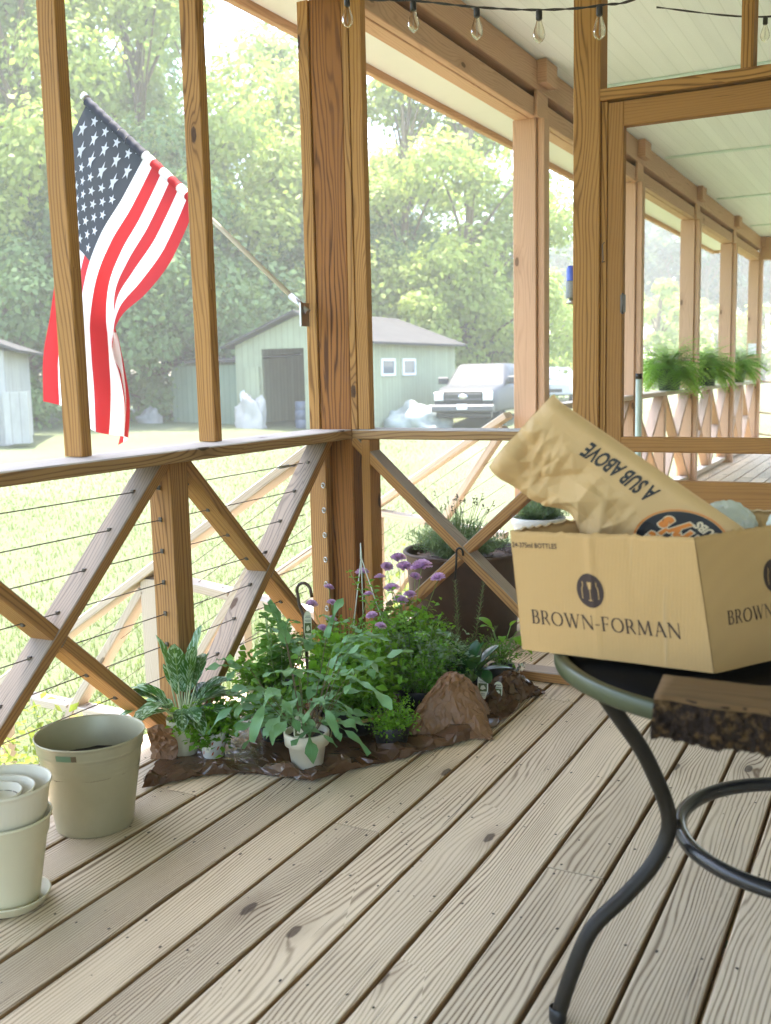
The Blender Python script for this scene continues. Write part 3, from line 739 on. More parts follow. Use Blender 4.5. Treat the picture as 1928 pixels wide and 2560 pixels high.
t = nursery(-.16, -.30, .08, .12, 'mauve flowered scabious in a white wire hanger, next to the right wall')
bush(t, (0, 0, .10), .14, .13, .17, 800, .022, G_DARK, .6, 36); bush(t, (-.05, 0, .12), .10, .10, .18, 160, .035, G_BROWN, .7, 12, 'bronze_leaves')
scab(t, [(.03, .04, .455, .030), (.0, .0, .43, .031), (.0, -.07, .435, .040), (-.05, .03, .355, .030), (-.06, -.05, .34, .024), (.05, .10, .415, .024), (-.02, .17, .40, .028), (-.05, -.16, .41, .027), (-.08, -.02, .32, .028), (-.03, .09, .39, .022), (.03, -.03, .39, .022)])
m = MB(); top = (-.09, .135, .475)
for q in ((-.17, .13, .235), (-.13, .02, .22), (-.04, .16, .23)): m.tube([top, q], .0022, 5)
m.tube([(-.09, .135, .47), (-.088, .137, .53)], [.0045, .002], 6); m.build('wire_hanger', flat('white_plastic_wire', (.72, .76, .66), .4), t)

t = nursery(-.46, -.50, .085, .11, 'dense dark thyme spilling over its black pot behind the brown paper mound')
bush(t, (0, 0, .05), .21, .18, .27, 2200, .014, G_MID, .5, 70); bush(t, (0, 0, .08), .20, .17, .28, 700, .016, G_GREY, .5, 30, 'upper_foliage')
t = nursery(-.80, -.56, .06, .09, 'low feathery creeping plant in a black pot right of the white pot')
bush(t, (0, 0, .03), .11, .10, .15, 1400, .010, G_LIME, .55, 50)
t = nursery(-.62, -.33, .075, .12, 'curly leaved oregano in a black pot in the middle of the plants')
bush(t, (0, 0, .1), .16, .15, .26, 1300, .021, G_LIME, .65, 50); bush(t, (0, 0, .04), .18, .16, .18, 900, .021, G_MID, .65, 34, 'lower_foliage')
t = nursery(-.22, -.56, .075, .12, 'rosemary with needle leaves and two tall spikes in a black pot')
lf, st = MB(), MB()
for i in range(26):
    a = i*2.4; q = math.sqrt(i/26)*.13; hh = rnd(.15, .27)
    if i == 3: hh = .41
    if i == 8: hh = .40
    ex, ey = math.cos(a)*q, math.sin(a)*q
    if i == 3: ex, ey = .0, .03
    if i == 8: ex, ey = .05, -.06
    b = V((ex*.4, ey*.4, .11)); e = V((ex, ey, hh)); st.tube([b, (b+e)/2, e], [.002, .0017, .001], 5)
    n = int((e-b).length/.0022)
    for k in range(n):
        f = k/n; aa = k*2.39; lf.leaf(b.lerp(e, f), (math.cos(aa), math.sin(aa), .7), rnd(.016, .026)*(1.05-.4*f), .0024, (0, 0, 1), rnd(-.3, .5), 2, lambda t_: (.7, 1, .3)[int(round(t_*2))], .1)
st.build('stem', M_STEMB, t); lf.build('foliage', G_ROSE, t)
t = nursery(-.38, -.655, .055, .10, 'glossy dark broad leaved plant in a black pot just behind the brown paper mound')
lf, st = MB(), MB()
for i in range(17):
    a = i*2.4+.4; el = (.15, .75, 1.2)[i % 3]+rnd(-.1, .15); d = V((math.cos(a)*math.cos(el), math.sin(a)*math.cos(el), math.sin(el))); b = V((math.cos(a)*.012, math.sin(a)*.012, .10)); e = b+V((d.x*.6, d.y*.6, 1)).normalized()*rnd(.02, .06)
    st.tube([b, e], .0025, 5, caps=False)
    lf.leaf(e, d, rnd(.075, .115), rnd(.045, .062), (0, 0, 1), rnd(.2, .9), 6, lambda t_: math.sin(math.pi*min(1, t_*.9+.06))**.6, .22)
st.build('stem', M_STEM, t); lf.build('foliage', G_HOSTA, t)
plant_tag(t, (-.045, -.06, .055), FACE-.35, .085, .036, .2); plant_tag(t, (.03, -.085, .03), FACE-.5, .065, .03, .2)
t = nursery(-.10, -.66, .05, .10, 'plant with a few large bright green oval leaves at the right end of the group')
lf, st = MB(), MB()
for (dx, dy, dz, L, w, el) in ((.1, -.8, .1, .09, .045, .2), (0, -1, -.2, .07, .045, .1), (-.2, -1, .5, .075, .04, .2), (-.5, -.8, .2, .07, .035, .0), (-.6, .3, .6, .07, .035, 0), (.2, .7, .6, .08, .04, 0), (-.3, -.7, .9, .06, .035, 0), (-.8, -.3, .3, .06, .03, 0)):
    d = V((dx, dy, dz)).normalized(); b = V((0, 0, .09)); e = b+V((dx*.05, dy*.06, .09+dz*.06)); st.tube([b, (b+e)/2+V((0, 0, .01)), e], .0018, 5); lf.leaf(e, d, L, w, (0, 0, 1), 1.0, 6, None, .1)
st.build('stem', M_STEM, t); lf.build('foliage', G_LIME, t)
bush(t, (0, 0, .08), .09, .10, .12, 420, .015, G_MID, .4, 24, 'lower_foliage')

# ------------------------------------------------------------------ brown plastic and paper under the plants
def crinkle(name, label, cat, mat, f, nu, nv, amp, sc, seed, th=.0008):
    m = MB(); g = []
    for i in range(nu+1):
        row = []
        for j in range(nv+1):
            p = V(f((i+(random.uniform(-.38, .38) if 0 < i < nu else 0))/nu, (j+(random.uniform(-.38, .38) if 0 < j < nv else 0))/nv)); q = p*sc+V((seed, seed*1.7, 0))
            w_ = q*.45+V((noise.noise(q), noise.noise(q+V((3, 3, 3))), noise.noise(q+V((7, 1, 3)))))*.35; rdg = noise.voronoi(w_)[0][0]*2.4-1; r2 = noise.voronoi(w_*2.6)[0][0]*2.4-1
            d = V((noise.noise(q+V((5, 1, 2))), noise.noise(q+V((1, 8, 3))), .5*rdg+.25*r2))*amp
            p = p+d*.6+V((random.uniform(-1, 1), random.uniform(-1, 1), random.uniform(-1, 1)))*amp*.55; p.z = max(p.z, .0022); row.append(m.bm.verts.new(p))
        g.append(row)
    for i in range(nu):
        for j in range(nv):
            
            q4 = (g[i][j], g[i+1][j], g[i+1][j+1], g[i][j+1])
            for tri in (((0, 1, 2), (0, 2, 3)) if random.random() < .5 else ((0, 1, 3), (1, 2, 3))): m.bm.faces.new([q4[k] for k in tri])
    o = m.build(name, mat); tag(o, label, cat)
    md = o.modifiers.new('th', 'SOLIDIFY'); md.thickness = th; md.offset = 1
    return o
def plastic_mat(name, col, rough, trans, crs=60, bs=.55):
    g = NT(name); co = g.n('ShaderNodeTexCoord').outputs['Object']
    v = g.n('ShaderNodeTexVoronoi', {'Vector': g.mix(.92, g.n('ShaderNodeTexNoise', {'Vector': co, 'Scale': 14.}).outputs[1], co), 'Scale': crs}, feature='DISTANCE_TO_EDGE').outputs[0]
    n = g.noise(co, 40, 4, .6); h = g.m_('ADD', g.m_('MULTIPLY', g.ss(v, 0, .12), .5), n)
    nr = g.bump(h, bs*.45, .003); c = g.mix(n, col, tuple(x*.55 for x in col))
    p = g.pbsdf(c, rough, nr, 0, .5, **({'Coat Weight': .6, 'Coat Roughness': .12} if rough < .35 else {}))
    if trans: p = g.n('ShaderNodeMixShader', {0: trans, 1: p, 2: g.n('ShaderNodeBsdfTranslucent', {'Color': col}).outputs[0]}).outputs[0]
    return g.end(p)
M_PLAS = plastic_mat('brown_plastic_film', (.20, .10, .048), .22, .35)
M_PAPER = plastic_mat('brown_kraft_film', (.27, .135, .055), .5, .1, 32, 1.0)
def interp(P, t_):
    t_ *= len(P)-1; i = min(int(t_), len(P)-2); f = t_-i; f = f*f*(3-2*f) if 0 else f
    return V(P[i]).lerp(V(P[i+1]), f)
# sheet on which the pots stand: front edge rolled up
FR = [(-1.40, -.075, 0), (-1.33, -.12, 0), (-1.24, -.19, 0), (-1.18, -.29, 0), (-1.165, -.40, 0), (-1.16, -.49, 0), (-1.07, -.53, 0), (-.98, -.59, 0), (-.90, -.64, 0), (-.80, -.70, 0), (-.70, -.76, 0), (-.52, -.80, 0), (-.30, -.80, 0), (-.17, -.76, 0)]
BK = [(-1.22, .03, 0), (-1.15, .04, 0), (-1.08, .04, 0), (-1.0, .04, 0), (-.9, .03, 0), (-.8, .03, 0), (-.7, .02, 0), (-.6, .02, 0), (-.5, .0, 0), (-.4, -.02, 0), (-.3, -.05, 0), (-.2, -.08, 0), (-.14, -.12, 0), (-.10, -.2, 0)]
def sheet(u, v):
    a, b = interp(FR, u), interp(BK, u); p = a.lerp(b, max(0, v-.12)/.88)
    hgt = .018+.012*math.sin(u*19)+.012*math.sin(u*41+1)+.010*math.sin(u*83)
    if u > .82: hgt *= .6
    if v < .30: p.z = .003+hgt*math.sin(math.pi*v/.30)**.8
    return p
crinkle('plastic_sheet', 'crumpled shiny brown plastic sheet spread under the plants with its front edge rolled', 'plastic sheet', M_PLAS, sheet, 78, 22, .0070, 16, 3)
m = MB()
random.seed(77)
for i in range(420):
    x, y = rnd(-1.5, -.1), rnd(-1.0, -.05)
    if random.random() < .25: x, y = rnd(-2.3, .0), rnd(-1.7, -.1)
    r1 = rnd(.0008, .0028)*(1.8 if random.random() < .06 else 1); m.face([(x+r1*rnd(.5, 1.4)*math.cos(q), y+r1*rnd(.5, 1.4)*math.sin(q), .0022) for q in [k*6.283/6 for k in range(6)]])
tag(m.build('soil_crumbs', M_SOIL), kind='stuff')
# left flap at the foot of the brace, standing against the cream pot
def flap(u, v): return V((-1.215+.03*u+.008*math.sin(v*5), .055-.075*u, .003+.115*v*(1-.25*abs(u-.5))))
crinkle('paper_flap', 'small brown paper flap standing between the brace foot and the cream pot', 'paper', M_PAPER, flap, 7, 10, .006, 30, 8)
def mound(u, v):
    a = (v-.5)*2
    c = V((-.70, -.70, 0)).lerp(V((-.44, -.74, 0)), u)
    w = .11*math.sin(math.pi*min(1, u*.92+.05))**.4; hgt = .195*math.sin(math.pi*min(1, u*.90+.06))**.62
    ang = (v*.96+.02)*math.pi
    return c+V((-.01*math.cos(ang)-.02*0, -w*.62*math.cos(ang), hgt*math.sin(ang)**.75))
def mound(u, v):
    # half tent whose crest faces the viewer
    base = V((-.74, -.555, 0)).lerp(V((-.64, -.84, 0)), u)
    top = V((-.66, -.60, 0)).lerp(V((-.55, -.78, 0)), u)
    prof = (max(0, math.sin(math.pi*(u*.94+.03)))**.62)*(1-.18*u)
    hh = .205*prof
    if v < .6: f = v/.6; q = base.lerp(top, f**1.3); q.z = hh*math.sin(f*math.pi/2)**.9; return q
    f = (v-.6)/.4; q = top+V((.16, .05, 0))*f; q.z = hh*math.cos(f*math.pi/2)**.6; return q
crinkle('paper_mound', 'large crumpled mound of matt brown wrapping paper in front of the glossy leaved plant', 'paper', M_PAPER, mound, 26, 24, .0095, 16, 5)
def foil(u, v):
    base = V((-.42, -.72, 0)).lerp(V((-.12, -.80, 0)), u); f = v
    return base+V((.02*f, .10*f-.03, .10*math.sin(math.pi*(u*.9+.05))*math.sin(math.pi*f*.9)))
crinkle('plastic_wrap', 'shiny crinkled brown plastic wrap bunched at the right end of the plants', 'plastic wrap', M_PLAS, foil, 34, 18, .020, 30, 14)
def foil2(u, v): return V((-.10+.06*u, -.70-.03*v, .045+.03*v+.01*math.sin(u*9)))
crinkle('foil_scrap', 'small scrap of silver foil on the wall plate next to the cardboard box', 'foil', flat('silver_foil', (.8, .8, .78), .15, 1), foil2, 10, 10, .014, 50, 2)

# ------------------------------------------------------------------ bucket and stacked pots
t = thing('metal_bucket', 'large sage grey metal planter bucket with raised rings, soil in the bottom', 'bucket', (-1.625, -.105, 0))
pf = [(0, .012), (.090, .012), (.093, .001), (.098, .0), (.0985, .006)]
def bk(z): return .0975+(.136-.0975)*z/.245
for z in [i*.245/60 for i in range(2, 60)]:
    r = bk(z)
    for zz in (.018, .026, .165, .178, .205, .212): r += .0014*math.exp(-((z-zz)/.0022)**2)
    if z > .212: r += .002
    pf.append((r, z))
pf += [(.139, .243), (.1405, .246), (.139, .249), (.1365, .247), (.1345, .243), (.1215, .165), (.121, .15)]
m = MB(); m.lathe(pf, (0, 0, 0), 72); m.build('shell', M_SAGE, t)
m = MB(); m.disc((0, 0, 0), .124, .163, 40, bump=.004); m.build('soil', M_SOIL, t)
m = MB(); a = 3.25
for k in range(6): pass
P_ = lambda a_, z_: ((bk(z_)+.0035)*math.cos(a_), (bk(z_)+.0035)*math.sin(a_), z_)
for k in range(8): m.face([P_(a+.05*k, .218), P_(a+.05*(k+1), .218), P_(a+.05*(k+1), .233), P_(a+.05*k, .233)], mi=0 if k < 6 else 1)
m.build('price_sticker', [flat('green_sticker', (.12, .22, .12), .3), M_STEMB], t)

M_CP = flat('pale_green_cream_plastic', (.66, .61, .42), .4, var=.05)
ST = (-2.02, -.225)
t = thing('plant_pot', 'wide pale cream pot standing on its saucer at the left edge, lowest of the stack', 'pot', (*ST, 0), group='stacked cream pots')
m = MB(); m.lathe([(0, .012), (.062, .012), (.064, .02), (.087, .155), (.089, .158), (.0915, .164), (.0955, .196), (.0995, .20), (.101, .205), (.0995, .209), (.0965, .206), (.092, .165), (.085, .155), (.06, .02)], (0, 0, 0), 64); m.build('body', M_CP, t)
m = MB(); m.lathe([(0, .001), (.070, 0), (.076, .004), (.085, .022), (.087, .024), (.085, .026), (.082, .024), (.073, .0085), (0, .0075)], (0, 0, 0), 64); m.build('saucer', M_CP, t)
t = thing('plant_pot', 'white pot with fluted sides nested in the wide cream pot', 'pot', (*ST, .17), group='stacked cream pots')
m = MB(); m.lathe([(.075, 0), (.086, .035), (.090, .045), (.0985, .097), (.1005, .102), (.1035, .105), (.1045, .109), (.103, .113), (.100, .110), (.090, .05), (.076, .002)], (0, 0, 0), 160, flute=lambda a, z: (.012*abs(math.sin(a*22)) if .04 < z < .09 else 0)); m.build('body', M_WHITEPOT, t)
t = thing('plant_pot', 'medium cream pot nested inside the fluted pot', 'pot', (ST[0]-.01, ST[1]+.004, .215), group='stacked cream pots')
m = MB(); m.lathe([(.060, 0), (.074, .045), (.0765, .05), (.078, .0535), (.076, .056), (.0735, .052), (.06, .005)], (0, 0, 0), 64); m.build('body', M_WHITEPOT, t)
t = thing('plant_pot', 'smallest cream pot with small print, innermost of the nested pots', 'pot', (ST[0]-.018, ST[1]+.006, .22), group='stacked cream pots')
m = MB(); m.lathe([(0, .01), (.045, .01), (.056, .040), (.0585, .0435), (.0565, .046), (.0545, .043), (.046, .0135), (0, .013)], (0, 0, 0), 64); m.build('body', M_WHITEPOT, t)
m = MB()
for k in range(18):
    a = math.radians(-20+k*4.2); r = .0505; q = .0008
    if k in (5, 11): continue
    m.box(r*math.cos(a)-.0012, r*math.cos(a)+.0012, r*math.sin(a)-.0008, r*math.sin(a)+.0008, .0262, .0285, 0)
m.build('print', M_TAGT, t)

# ------------------------------------------------------------------ lettering
def glyph_mesh(text, size, bold=0.0, sx=1.0):
    """built-in sans font -> list of triangles in a local xy plane (centred)"""
    cu = bpy.data.curves.new('t', 'FONT'); cu.body = text; cu.size = size; cu.offset = bold; cu.resolution_u = 3; cu.align_x = 'CENTER'; cu.align_y = 'CENTER'
    ob = bpy.data.objects.new('t', cu); COL.objects.link(ob)
    dg = bpy.context.evaluated_depsgraph_get(); me = bpy.data.meshes.new_from_object(ob.evaluated_get(dg))
    bm = bmesh.new(); bm.from_mesh(me); bmesh.ops.triangulate(bm, faces=bm.faces)
    tr = [[(v.co.x*sx, v.co.y) for v in f.verts] for f in bm.faces]
    bm.free(); bpy.data.objects.remove(ob); bpy.data.curves.remove(cu); bpy.data.meshes.remove(me); return tr
def quad(a, b, w, w2=None):
    (x0, y0), (x1, y1) = a, b; L = math.hypot(x1-x0, y1-y0) or 1; nx, ny = -(y1-y0)/L*w/2, (x1-x0)/L*w/2; k = (w2 or w)/w
    return [(x0-nx, y0-ny), (x1-nx*k, y1-ny*k), (x1+nx*k, y1+ny*k), (x0+nx, y0+ny)]
def arc(cx, cy, rx, ry, a0, a1, wv, wh, n=14):
    out = []; P = [(cx+rx*math.cos(R(a0+(a1-a0)*i/n)), cy+ry*math.sin(R(a0+(a1-a0)*i/n)), R(a0+(a1-a0)*i/n)) for i in range(n+1)]
    wd = lambda a: wh+(wv-wh)*abs(math.cos(a))
    for p, q in zip(P, P[1:]): out.append(quad(p[:2], q[:2], wd(p[2]), wd(q[2])))
    return out
TK, TN, SF = .135, .055, .045
def vst(x, y0=0, y1=1, w=TK, s=(1, 1)):
    o = [quad((x, y0), (x, y1), w)]
    if s[0]: o.append([(x-w*.95, y0), (x+w*.95, y0), (x+w*.95, y0+SF), (x-w*.95, y0+SF)])
    if s[1]: o.append([(x-w*.95, y1-SF), (x+w*.95, y1-SF), (x+w*.95, y1), (x-w*.95, y1)])
    return o
def srf(x, y, w=.13): return [[(x-w, y), (x+w, y), (x+w, y+SF), (x-w, y+SF)]]
SER = {
 'B': (.66, vst(.13)+[quad((.13, .975), (.32, .975), TN), quad((.13, .52), (.34, .52), TN), quad((.13, .027), (.34, .027), TN)]+arc(.31, .75, .18, .225, -90, 90, TK, TN)+arc(.33, .275, .22, .248, -90, 90, TK, TN)),
 'R': (.72, vst(.13)+[quad((.13, .975), (.32, .975), TN), quad((.13, .48), (.34, .48), TN)]+arc(.31, .728, .20, .248, -90, 90, TK, TN)+[quad((.34, .50), (.66, .0), TK, TK*.6)]),
 'O': (.96, arc(.48, .5, .39, .47, 0, 360, TK, TN, 30)),
 'W': (1.22, [quad((.12, 1), (.38, 0), TK), quad((.38, 0), (.62, .98), TN), quad((.58, 1), (.84, 0), TK), quad((.84, 0), (1.10, 1), TN)]+srf(.12, .955)+srf(.58, .955, .12)+srf(1.1, .955, .1)),
 'N': (.92, vst(.14, w=TN)+[quad((.13, .98), (.78, .02), TK)]+vst(.78, w=TN)+srf(.12, .955, .1)),
 '-': (.42, [quad((.06, .40), (.36, .40), .07)]),
 'F': (.62, vst(.13)+[quad((.13, .972), (.54, .972), TN), quad((.13, .50), (.44, .50), TN), quad((.53, .99), (.53, .84), TN), quad((.44, .58), (.44, .42), TN)]),
 'M': (1.10, [quad((.13, 0), (.20, 1), TN), quad((.18, 1), (.53, .05), TK), quad((.53, .05), (.86, 1), TN), quad((.86, 1), (.94, 0), TK)]+srf(.13, 0, .1)+srf(.94, 0, .12)),
 'A': (.88, [quad((.14, 0), (.44, 1), TN), quad((.43, 1.0), (.76, 0), TK), quad((.24, .36), (.62, .36), TN)]+srf(.13, 0, .1)+srf(.76, 0, .11))}
def serif(text, h):
    x = 0; out = []
    for ch in text:
        w, ps = SER[ch]; out += [[((x+px)*h, py*h) for px, py in p] for p in ps]; x += w+.06
    return out, x*h
def emblem():
    """dark oval with two bottle outlines and a glass cut out of it, as light strokes"""
    dark = [(math.cos(2*math.pi*i/48), math.sin(2*math.pi*i/48)) for i in range(48)]
    light = []
    for s_ in (-1, 1):
        pts = [(.20*s_, .52), (.22*s_, .30), (.36*s_, .10), (.36*s_, -.48)]
        pts2 = [(.52*s_, .52), (.50*s_, .30), (.60*s_, .10), (.60*s_, -.48)]
        light += [quad(a, b, .055) for a, b in zip(pts2, pts2[1:])]
        light += [quad((.17*s_, .5), (.17*s_, .26), .02)]
    light += [[(-.15, .50), (.15, .50), (.10, .08), (-.10, .08)], quad((0, .1), (0, -.55), .055), quad((-.15, -.56), (.15, -.56), .05)]
    return dark, light

# ------------------------------------------------------------------ table
TC = V((-1.67, -1.79, 0)); TR = .401
t = thing('round_table', 'round metal garden table with sage rim, dark mesh top and curved tube legs', 'table', TC)
m = MB(); m.lathe([(TR-.012, .630), (TR-.001, .628), (TR, .631), (TR, .652), (TR-.003, .6555), (TR-.012, .657), (TR-.02, .653), (TR-.021, .643), (TR-.013, .64)], (0, 0, 0), 128)
M_RIM = flat('sage_green_enamel', (.045, .052, .022), .38, .2, var=.12, scale=10, bump=.05)
m.build('rim', M_RIM, t)
def perf():
    g = NT('perforated_black_metal'); co = g.n('ShaderNodeTexCoord').outputs['Object']; s = g.n('ShaderNodeSeparateXYZ', {0: co})
    a = g.m_('SINE', g.m_('MULTIPLY', s.outputs[0], 6.283/.0065)); b = g.m_('SINE', g.m_('MULTIPLY', s.outputs[1], 6.283/.0065))
    h = g.ss(g.m_('MULTIPLY', a, b), .25, .4)
    c = g.mix(h, (.008, .007, .006), (.002, .002, .002)); return g.end(g.pbsdf(c, .4, g.bump(h, -.6, .002), .0, .02))
m = MB(); m.lathe([(.0, .646), (.2, .646), (TR-.022, .645), (TR-.022, .639), (0, .640)], (0, 0, 0), 96); m.build('mesh_top', perf(), t)
m = MB()
for k in range(2):
    a = math.pi+.17+.022*k; m.lathe([(0, .0022), (.0022, .001), (.0026, 0)], ((TR+.0006)*math.cos(a), (TR+.0006)*math.sin(a), .634), 10, ax=Matrix.Rotation(a, 3, 'Z') @ Matrix.Rotation(math.pi/2, 3, 'Y'))
m.build('rivet', M_STEEL, t)
LEG = [(.411, .012), (.388, .085), (.350, .169), (.287, .228), (.243, .275), (.217, .32), (.209, .355), (.215, .39), (.232, .434), (.262, .496), (.300, .552), (.352, .628)]
def catmull(P, n=5):
    P = [V(p) for p in P]; out = []
    for i in range(len(P)-1):
        a, b, c, d = P[max(i-1, 0)], P[i], P[i+1], P[min(i+2, len(P)-1)]
        for k in range(n):
            s_ = k/n; out.append(.5*((2*b)+(c-a)*s_+(2*a-5*b+4*c-d)*s_**2+(3*b-a-3*c+d)*s_**3))
    return out+[P[-1]]
for ang in (125.0, 245.0, 5.0):
    d = V((math.cos(R(ang)), math.sin(R(ang)), 0)); m = MB(); m.tube(catmull([d*r+V((0, 0, z)) for r, z in LEG]), .0140, 16)
    o = m.build('leg', M_BRONZE, t); m = MB(); f = d*.412; m.lathe([(0, 0), (.014, 0), (.016, .004), (.0155, .026), (.0135, .028)], f, 18); m.build('foot_cap', M_NURS, o)
    m = MB(); q = d*.202; m.lathe([(0, -.004), (.009, -.004), (.009, .012), (0, .012)], q+V((0, 0, .352)), 8, ax=Matrix.Rotation(R(ang), 3, 'Z') @ Matrix.Rotation(-math.pi/2, 3, 'Y')); m.build('bolt', M_IRON, o)
m = MB(); rc = V((.02, -.062, .315))
m.tube([rc+V((.238*math.cos(a), .238*math.sin(a), 0)) for a in [2*math.pi*i/72 for i in range(73)]], .0138, 16, caps=False); m.build('ring', flat('worn_bronze_ring', (.045, .042, .038), .25, .6, var=.2, scale=30), t)

# ------------------------------------------------------------------ cardboard box
def cardboard():
    g = NT('corrugated_cardboard'); co = g.n('ShaderNodeTexCoord').outputs['Object']; s = g.n('ShaderNodeSeparateXYZ', {0: co})
    n = g.noise(co, 6, 4, .6); al = g.m_('ADD', s.outputs[1], g.m_('MULTIPLY', s.outputs[0], .6))
    fl = g.m_('MULTIPLY_ADD', g.m_('SINE', g.m_('MULTIPLY', al, 6.283/.0065)), .5, .5); fb = g.noise(co, 260, 3, .7)
    cr = g.ss(g.noise(g.vec(g.m_('MULTIPLY', al, 26), g.m_('MULTIPLY', s.outputs[2], 2.0), 0.), 1, 2), .66, .70)
    f = g.m_('ADD', g.m_('MULTIPLY', n, .7), g.m_('MULTIPLY', fb, .3))
    c = g.mix(f, (.50, .295, .115), (.58, .365, .155)); c = g.mix(g.m_('MULTIPLY', fl, .05), c, (.28, .17, .075)); c = g.mix(g.m_('MULTIPLY', cr, .25), c, (.5, .37, .22))
    return g.end(g.pbsdf(c, .8, g.bump(g.m_('ADD', g.m_('MULTIPLY', fl, .35), g.m_('ADD', fb, g.m_('MULTIPLY', cr, 1.5))), .35, .0012), 0, .2))
M_CARD = cardboard(); M_INK = flat('dark_brown_ink', (.045, .022, .014), .7, var=.3, scale=120); M_TORN = flat('torn_cardboard_edge', (.50, .36, .20), .9, var=.3, scale=90)
BZ = .659
A0, B0 = V((-1.846, -1.368, 0)), V((-1.865, -1.702, 0)); dirS = V((.84, -.54, 0)).normalized(); LS = .33
C0, D0 = B0+dirS*LS, A0+dirS*LS
def top(p, dy, dz): return p+V((0, dy, dz))
BX = {'A': (A0, top(A0, .022, .213)), 'B': (B0, top(B0, .036, .222)), 'C': (C0, top(C0, .02, .232)), 'D': (D0, top(D0, .012, .232))}
BOXO = V((-1.75, -1.6, BZ))
def wall_fn(k0, k1, seed, bulge, front=False):
    (p0, q0), (p1, q1) = BX[k0], BX[k1]; n = (p1-p0).cross(V((0, 0, 1))).normalized()
    def f(u, v, off=0.0):
        p = p0.lerp(p1, u).lerp(q0.lerp(q1, u), v)
        b = bulge*math.sin(math.pi*u)*math.sin(math.pi*v)+.0022*noise.noise(V((u*4+seed, v*3, 0)))
        if front: b += .0035*math.exp(-((u-.43-.02*v)/.018)**2)*(.4+v*.6)-.0018*math.exp(-((u-.66)/.01)**2)*v-.002*math.exp(-((v-.80-.05*math.sin(u*9))/.015)**2)*(u < .5)
        return p+n*(b+off)+V((0, 0, BZ))-BOXO
    return f, n
t = thing('cardboard_box', 'open torn top cardboard drinks box with dark brown lettering standing on the table', 'box', BOXO)
random.seed(11)
tear = {}
FN = {}
for nm, (k0, k1, bl, fr) in {'front_panel': ('A', 'B', .004, True), 'side_panel': ('B', 'C', .006, False), 'back_panel': ('C', 'D', .004, False), 'left_panel': ('D', 'A', .003, False)}.items():
    f, n = wall_fn(k0, k1, len(nm)*3.1, bl, fr); FN[nm] = f; sgn = -1 if (f(.5, .5)+n*.01).length > (f(.5, .5)).length else 1
    # n points away from the box interior?
    ctr = (A0+C0)/2+V((0, 0, BZ))-BOXO; outw = -1 if (f(.5, .5, .01)-ctr).length < (f(.5, .5)-ctr).length else 1
    FN[nm+'_o'] = outw
    m = MB(); nu, nv = 60, 24; O, I_ = [], []
    for i in range(nu+1):
        e = .0035*noise.noise(V((i*.55, len(nm), 0)))+.003*(noise.noise(V((i*1.7, 3, len(nm)))) > .25)
        O.append([m.bm.verts.new(f(i/nu, (j/nv)*(1+e/.22), .0018*outw)) for j in range(nv+1)]); I_.append([m.bm.verts.new(f(i/nu, (j/nv)*(1+(e-.002)/.22), -.0018*outw)) for j in range(nv+1)])
    for i in range(nu):
        for j in range(nv):
            for G_ in (O, I_):
                fc = m.bm.faces.new((G_[i][j], G_[i+1][j], G_[i+1][j+1], G_[i][j+1])); fc.smooth = True
        fc = m.bm.faces.new((O[i][nv], O[i+1][nv], I_[i+1][nv], I_[i][nv])); fc.material_index = 1
    m.build(nm, [M_CARD, M_TORN], t)
m = MB(); z = .002; m.face([A0+V((0, 0, BZ+z))-BOXO, B0+V((0, 0, BZ+z))-BOXO, C0+V((0, 0, BZ+z))-BOXO, D0+V((0, 0, BZ+z))-BOXO]); m.build('bottom_panel', M_CARD, t)
def put(polys, fn, outw, u0, v0, wU, hV, name, mat, off=.0026, mi=0, mb=None, sub=0):
    """polys in metres with origin at (u0,v0) of the wall (x to the right of the wall)"""
    m = mb or MB()
    for p in polys:
        vs = [m.bm.verts.new(fn(u0+x/wU, v0+y/hV, off*outw)) for x, y in p]
        try: fc = m.bm.faces.new(vs); fc.material_index = mi
        except ValueError: pass
    if mb is None: return m.build(name, mat, t)
WF, HF = .335, .22
txt, tw = serif('BROWN-FORMAN', .0255)
k = .268/tw; txt = [[(x*k, y) for x, y in p] for p in txt]
put(txt, FN['front_panel'], FN['front_panel_o'], .075, .235, WF, HF, 'lettering', M_INK)
def put_emblem(fn, ow, u, v, wu, hv, rx, ry):
    d, l = emblem(); m = MB()
    ring = [[(d[i][0]*rx*a, d[i][1]*ry*a), (d[i][0]*rx*b, d[i][1]*ry*b), (d[(i+1) % 48][0]*rx*b, d[(i+1) % 48][1]*ry*b), (d[(i+1) % 48][0]*rx*a, d[(i+1) % 48][1]*ry*a)] for i in range(48) for a, b in ((.001, .2), (.2, .4), (.4, .6), (.6, .8), (.8, 1))]
    put(ring, fn, ow, u, v, wu, hv, '', None, .0026, 0, m)
    put([[(x*rx, y*ry) for x, y in p] for p in l], fn, ow, u, v, wu, hv, '', None, .0036, 1, m)
    m.build('emblem', [M_INK, M_CARD], t)
put_emblem(FN['front_panel'], FN['front_panel_o'], .425, .55, WF, HF, .0245, .030)
tr_ = glyph_mesh('24-375ml BOTTLES', .0125, .0002, .85)
put([[(x, y) for x, y in p] for p in tr_], FN['front_panel'], FN['front_panel_o'], .135, .885, WF, HF, 'lettering', M_INK)
txt2, tw2 = serif('BROWN-FORMAN', .0235); k = .235/tw2
put([[(x*k, y) for x, y in p] for p in txt2], FN['side_panel'], FN['side_panel_o'], .13, .33, LS, .225, 'lettering', M_INK)
put_emblem(FN['side_panel'], FN['side_panel_o'], .47, .63, LS, .225, .0225, .028)
tr_ = glyph_mesh('DO NOT', .026, .0012, .9)
put([[(-x, y) for x, y in p] for p in tr_], FN['back_panel'], -FN['back_panel_o'], .34, .80, .335, .23, 'lettering', M_INK, .0026)

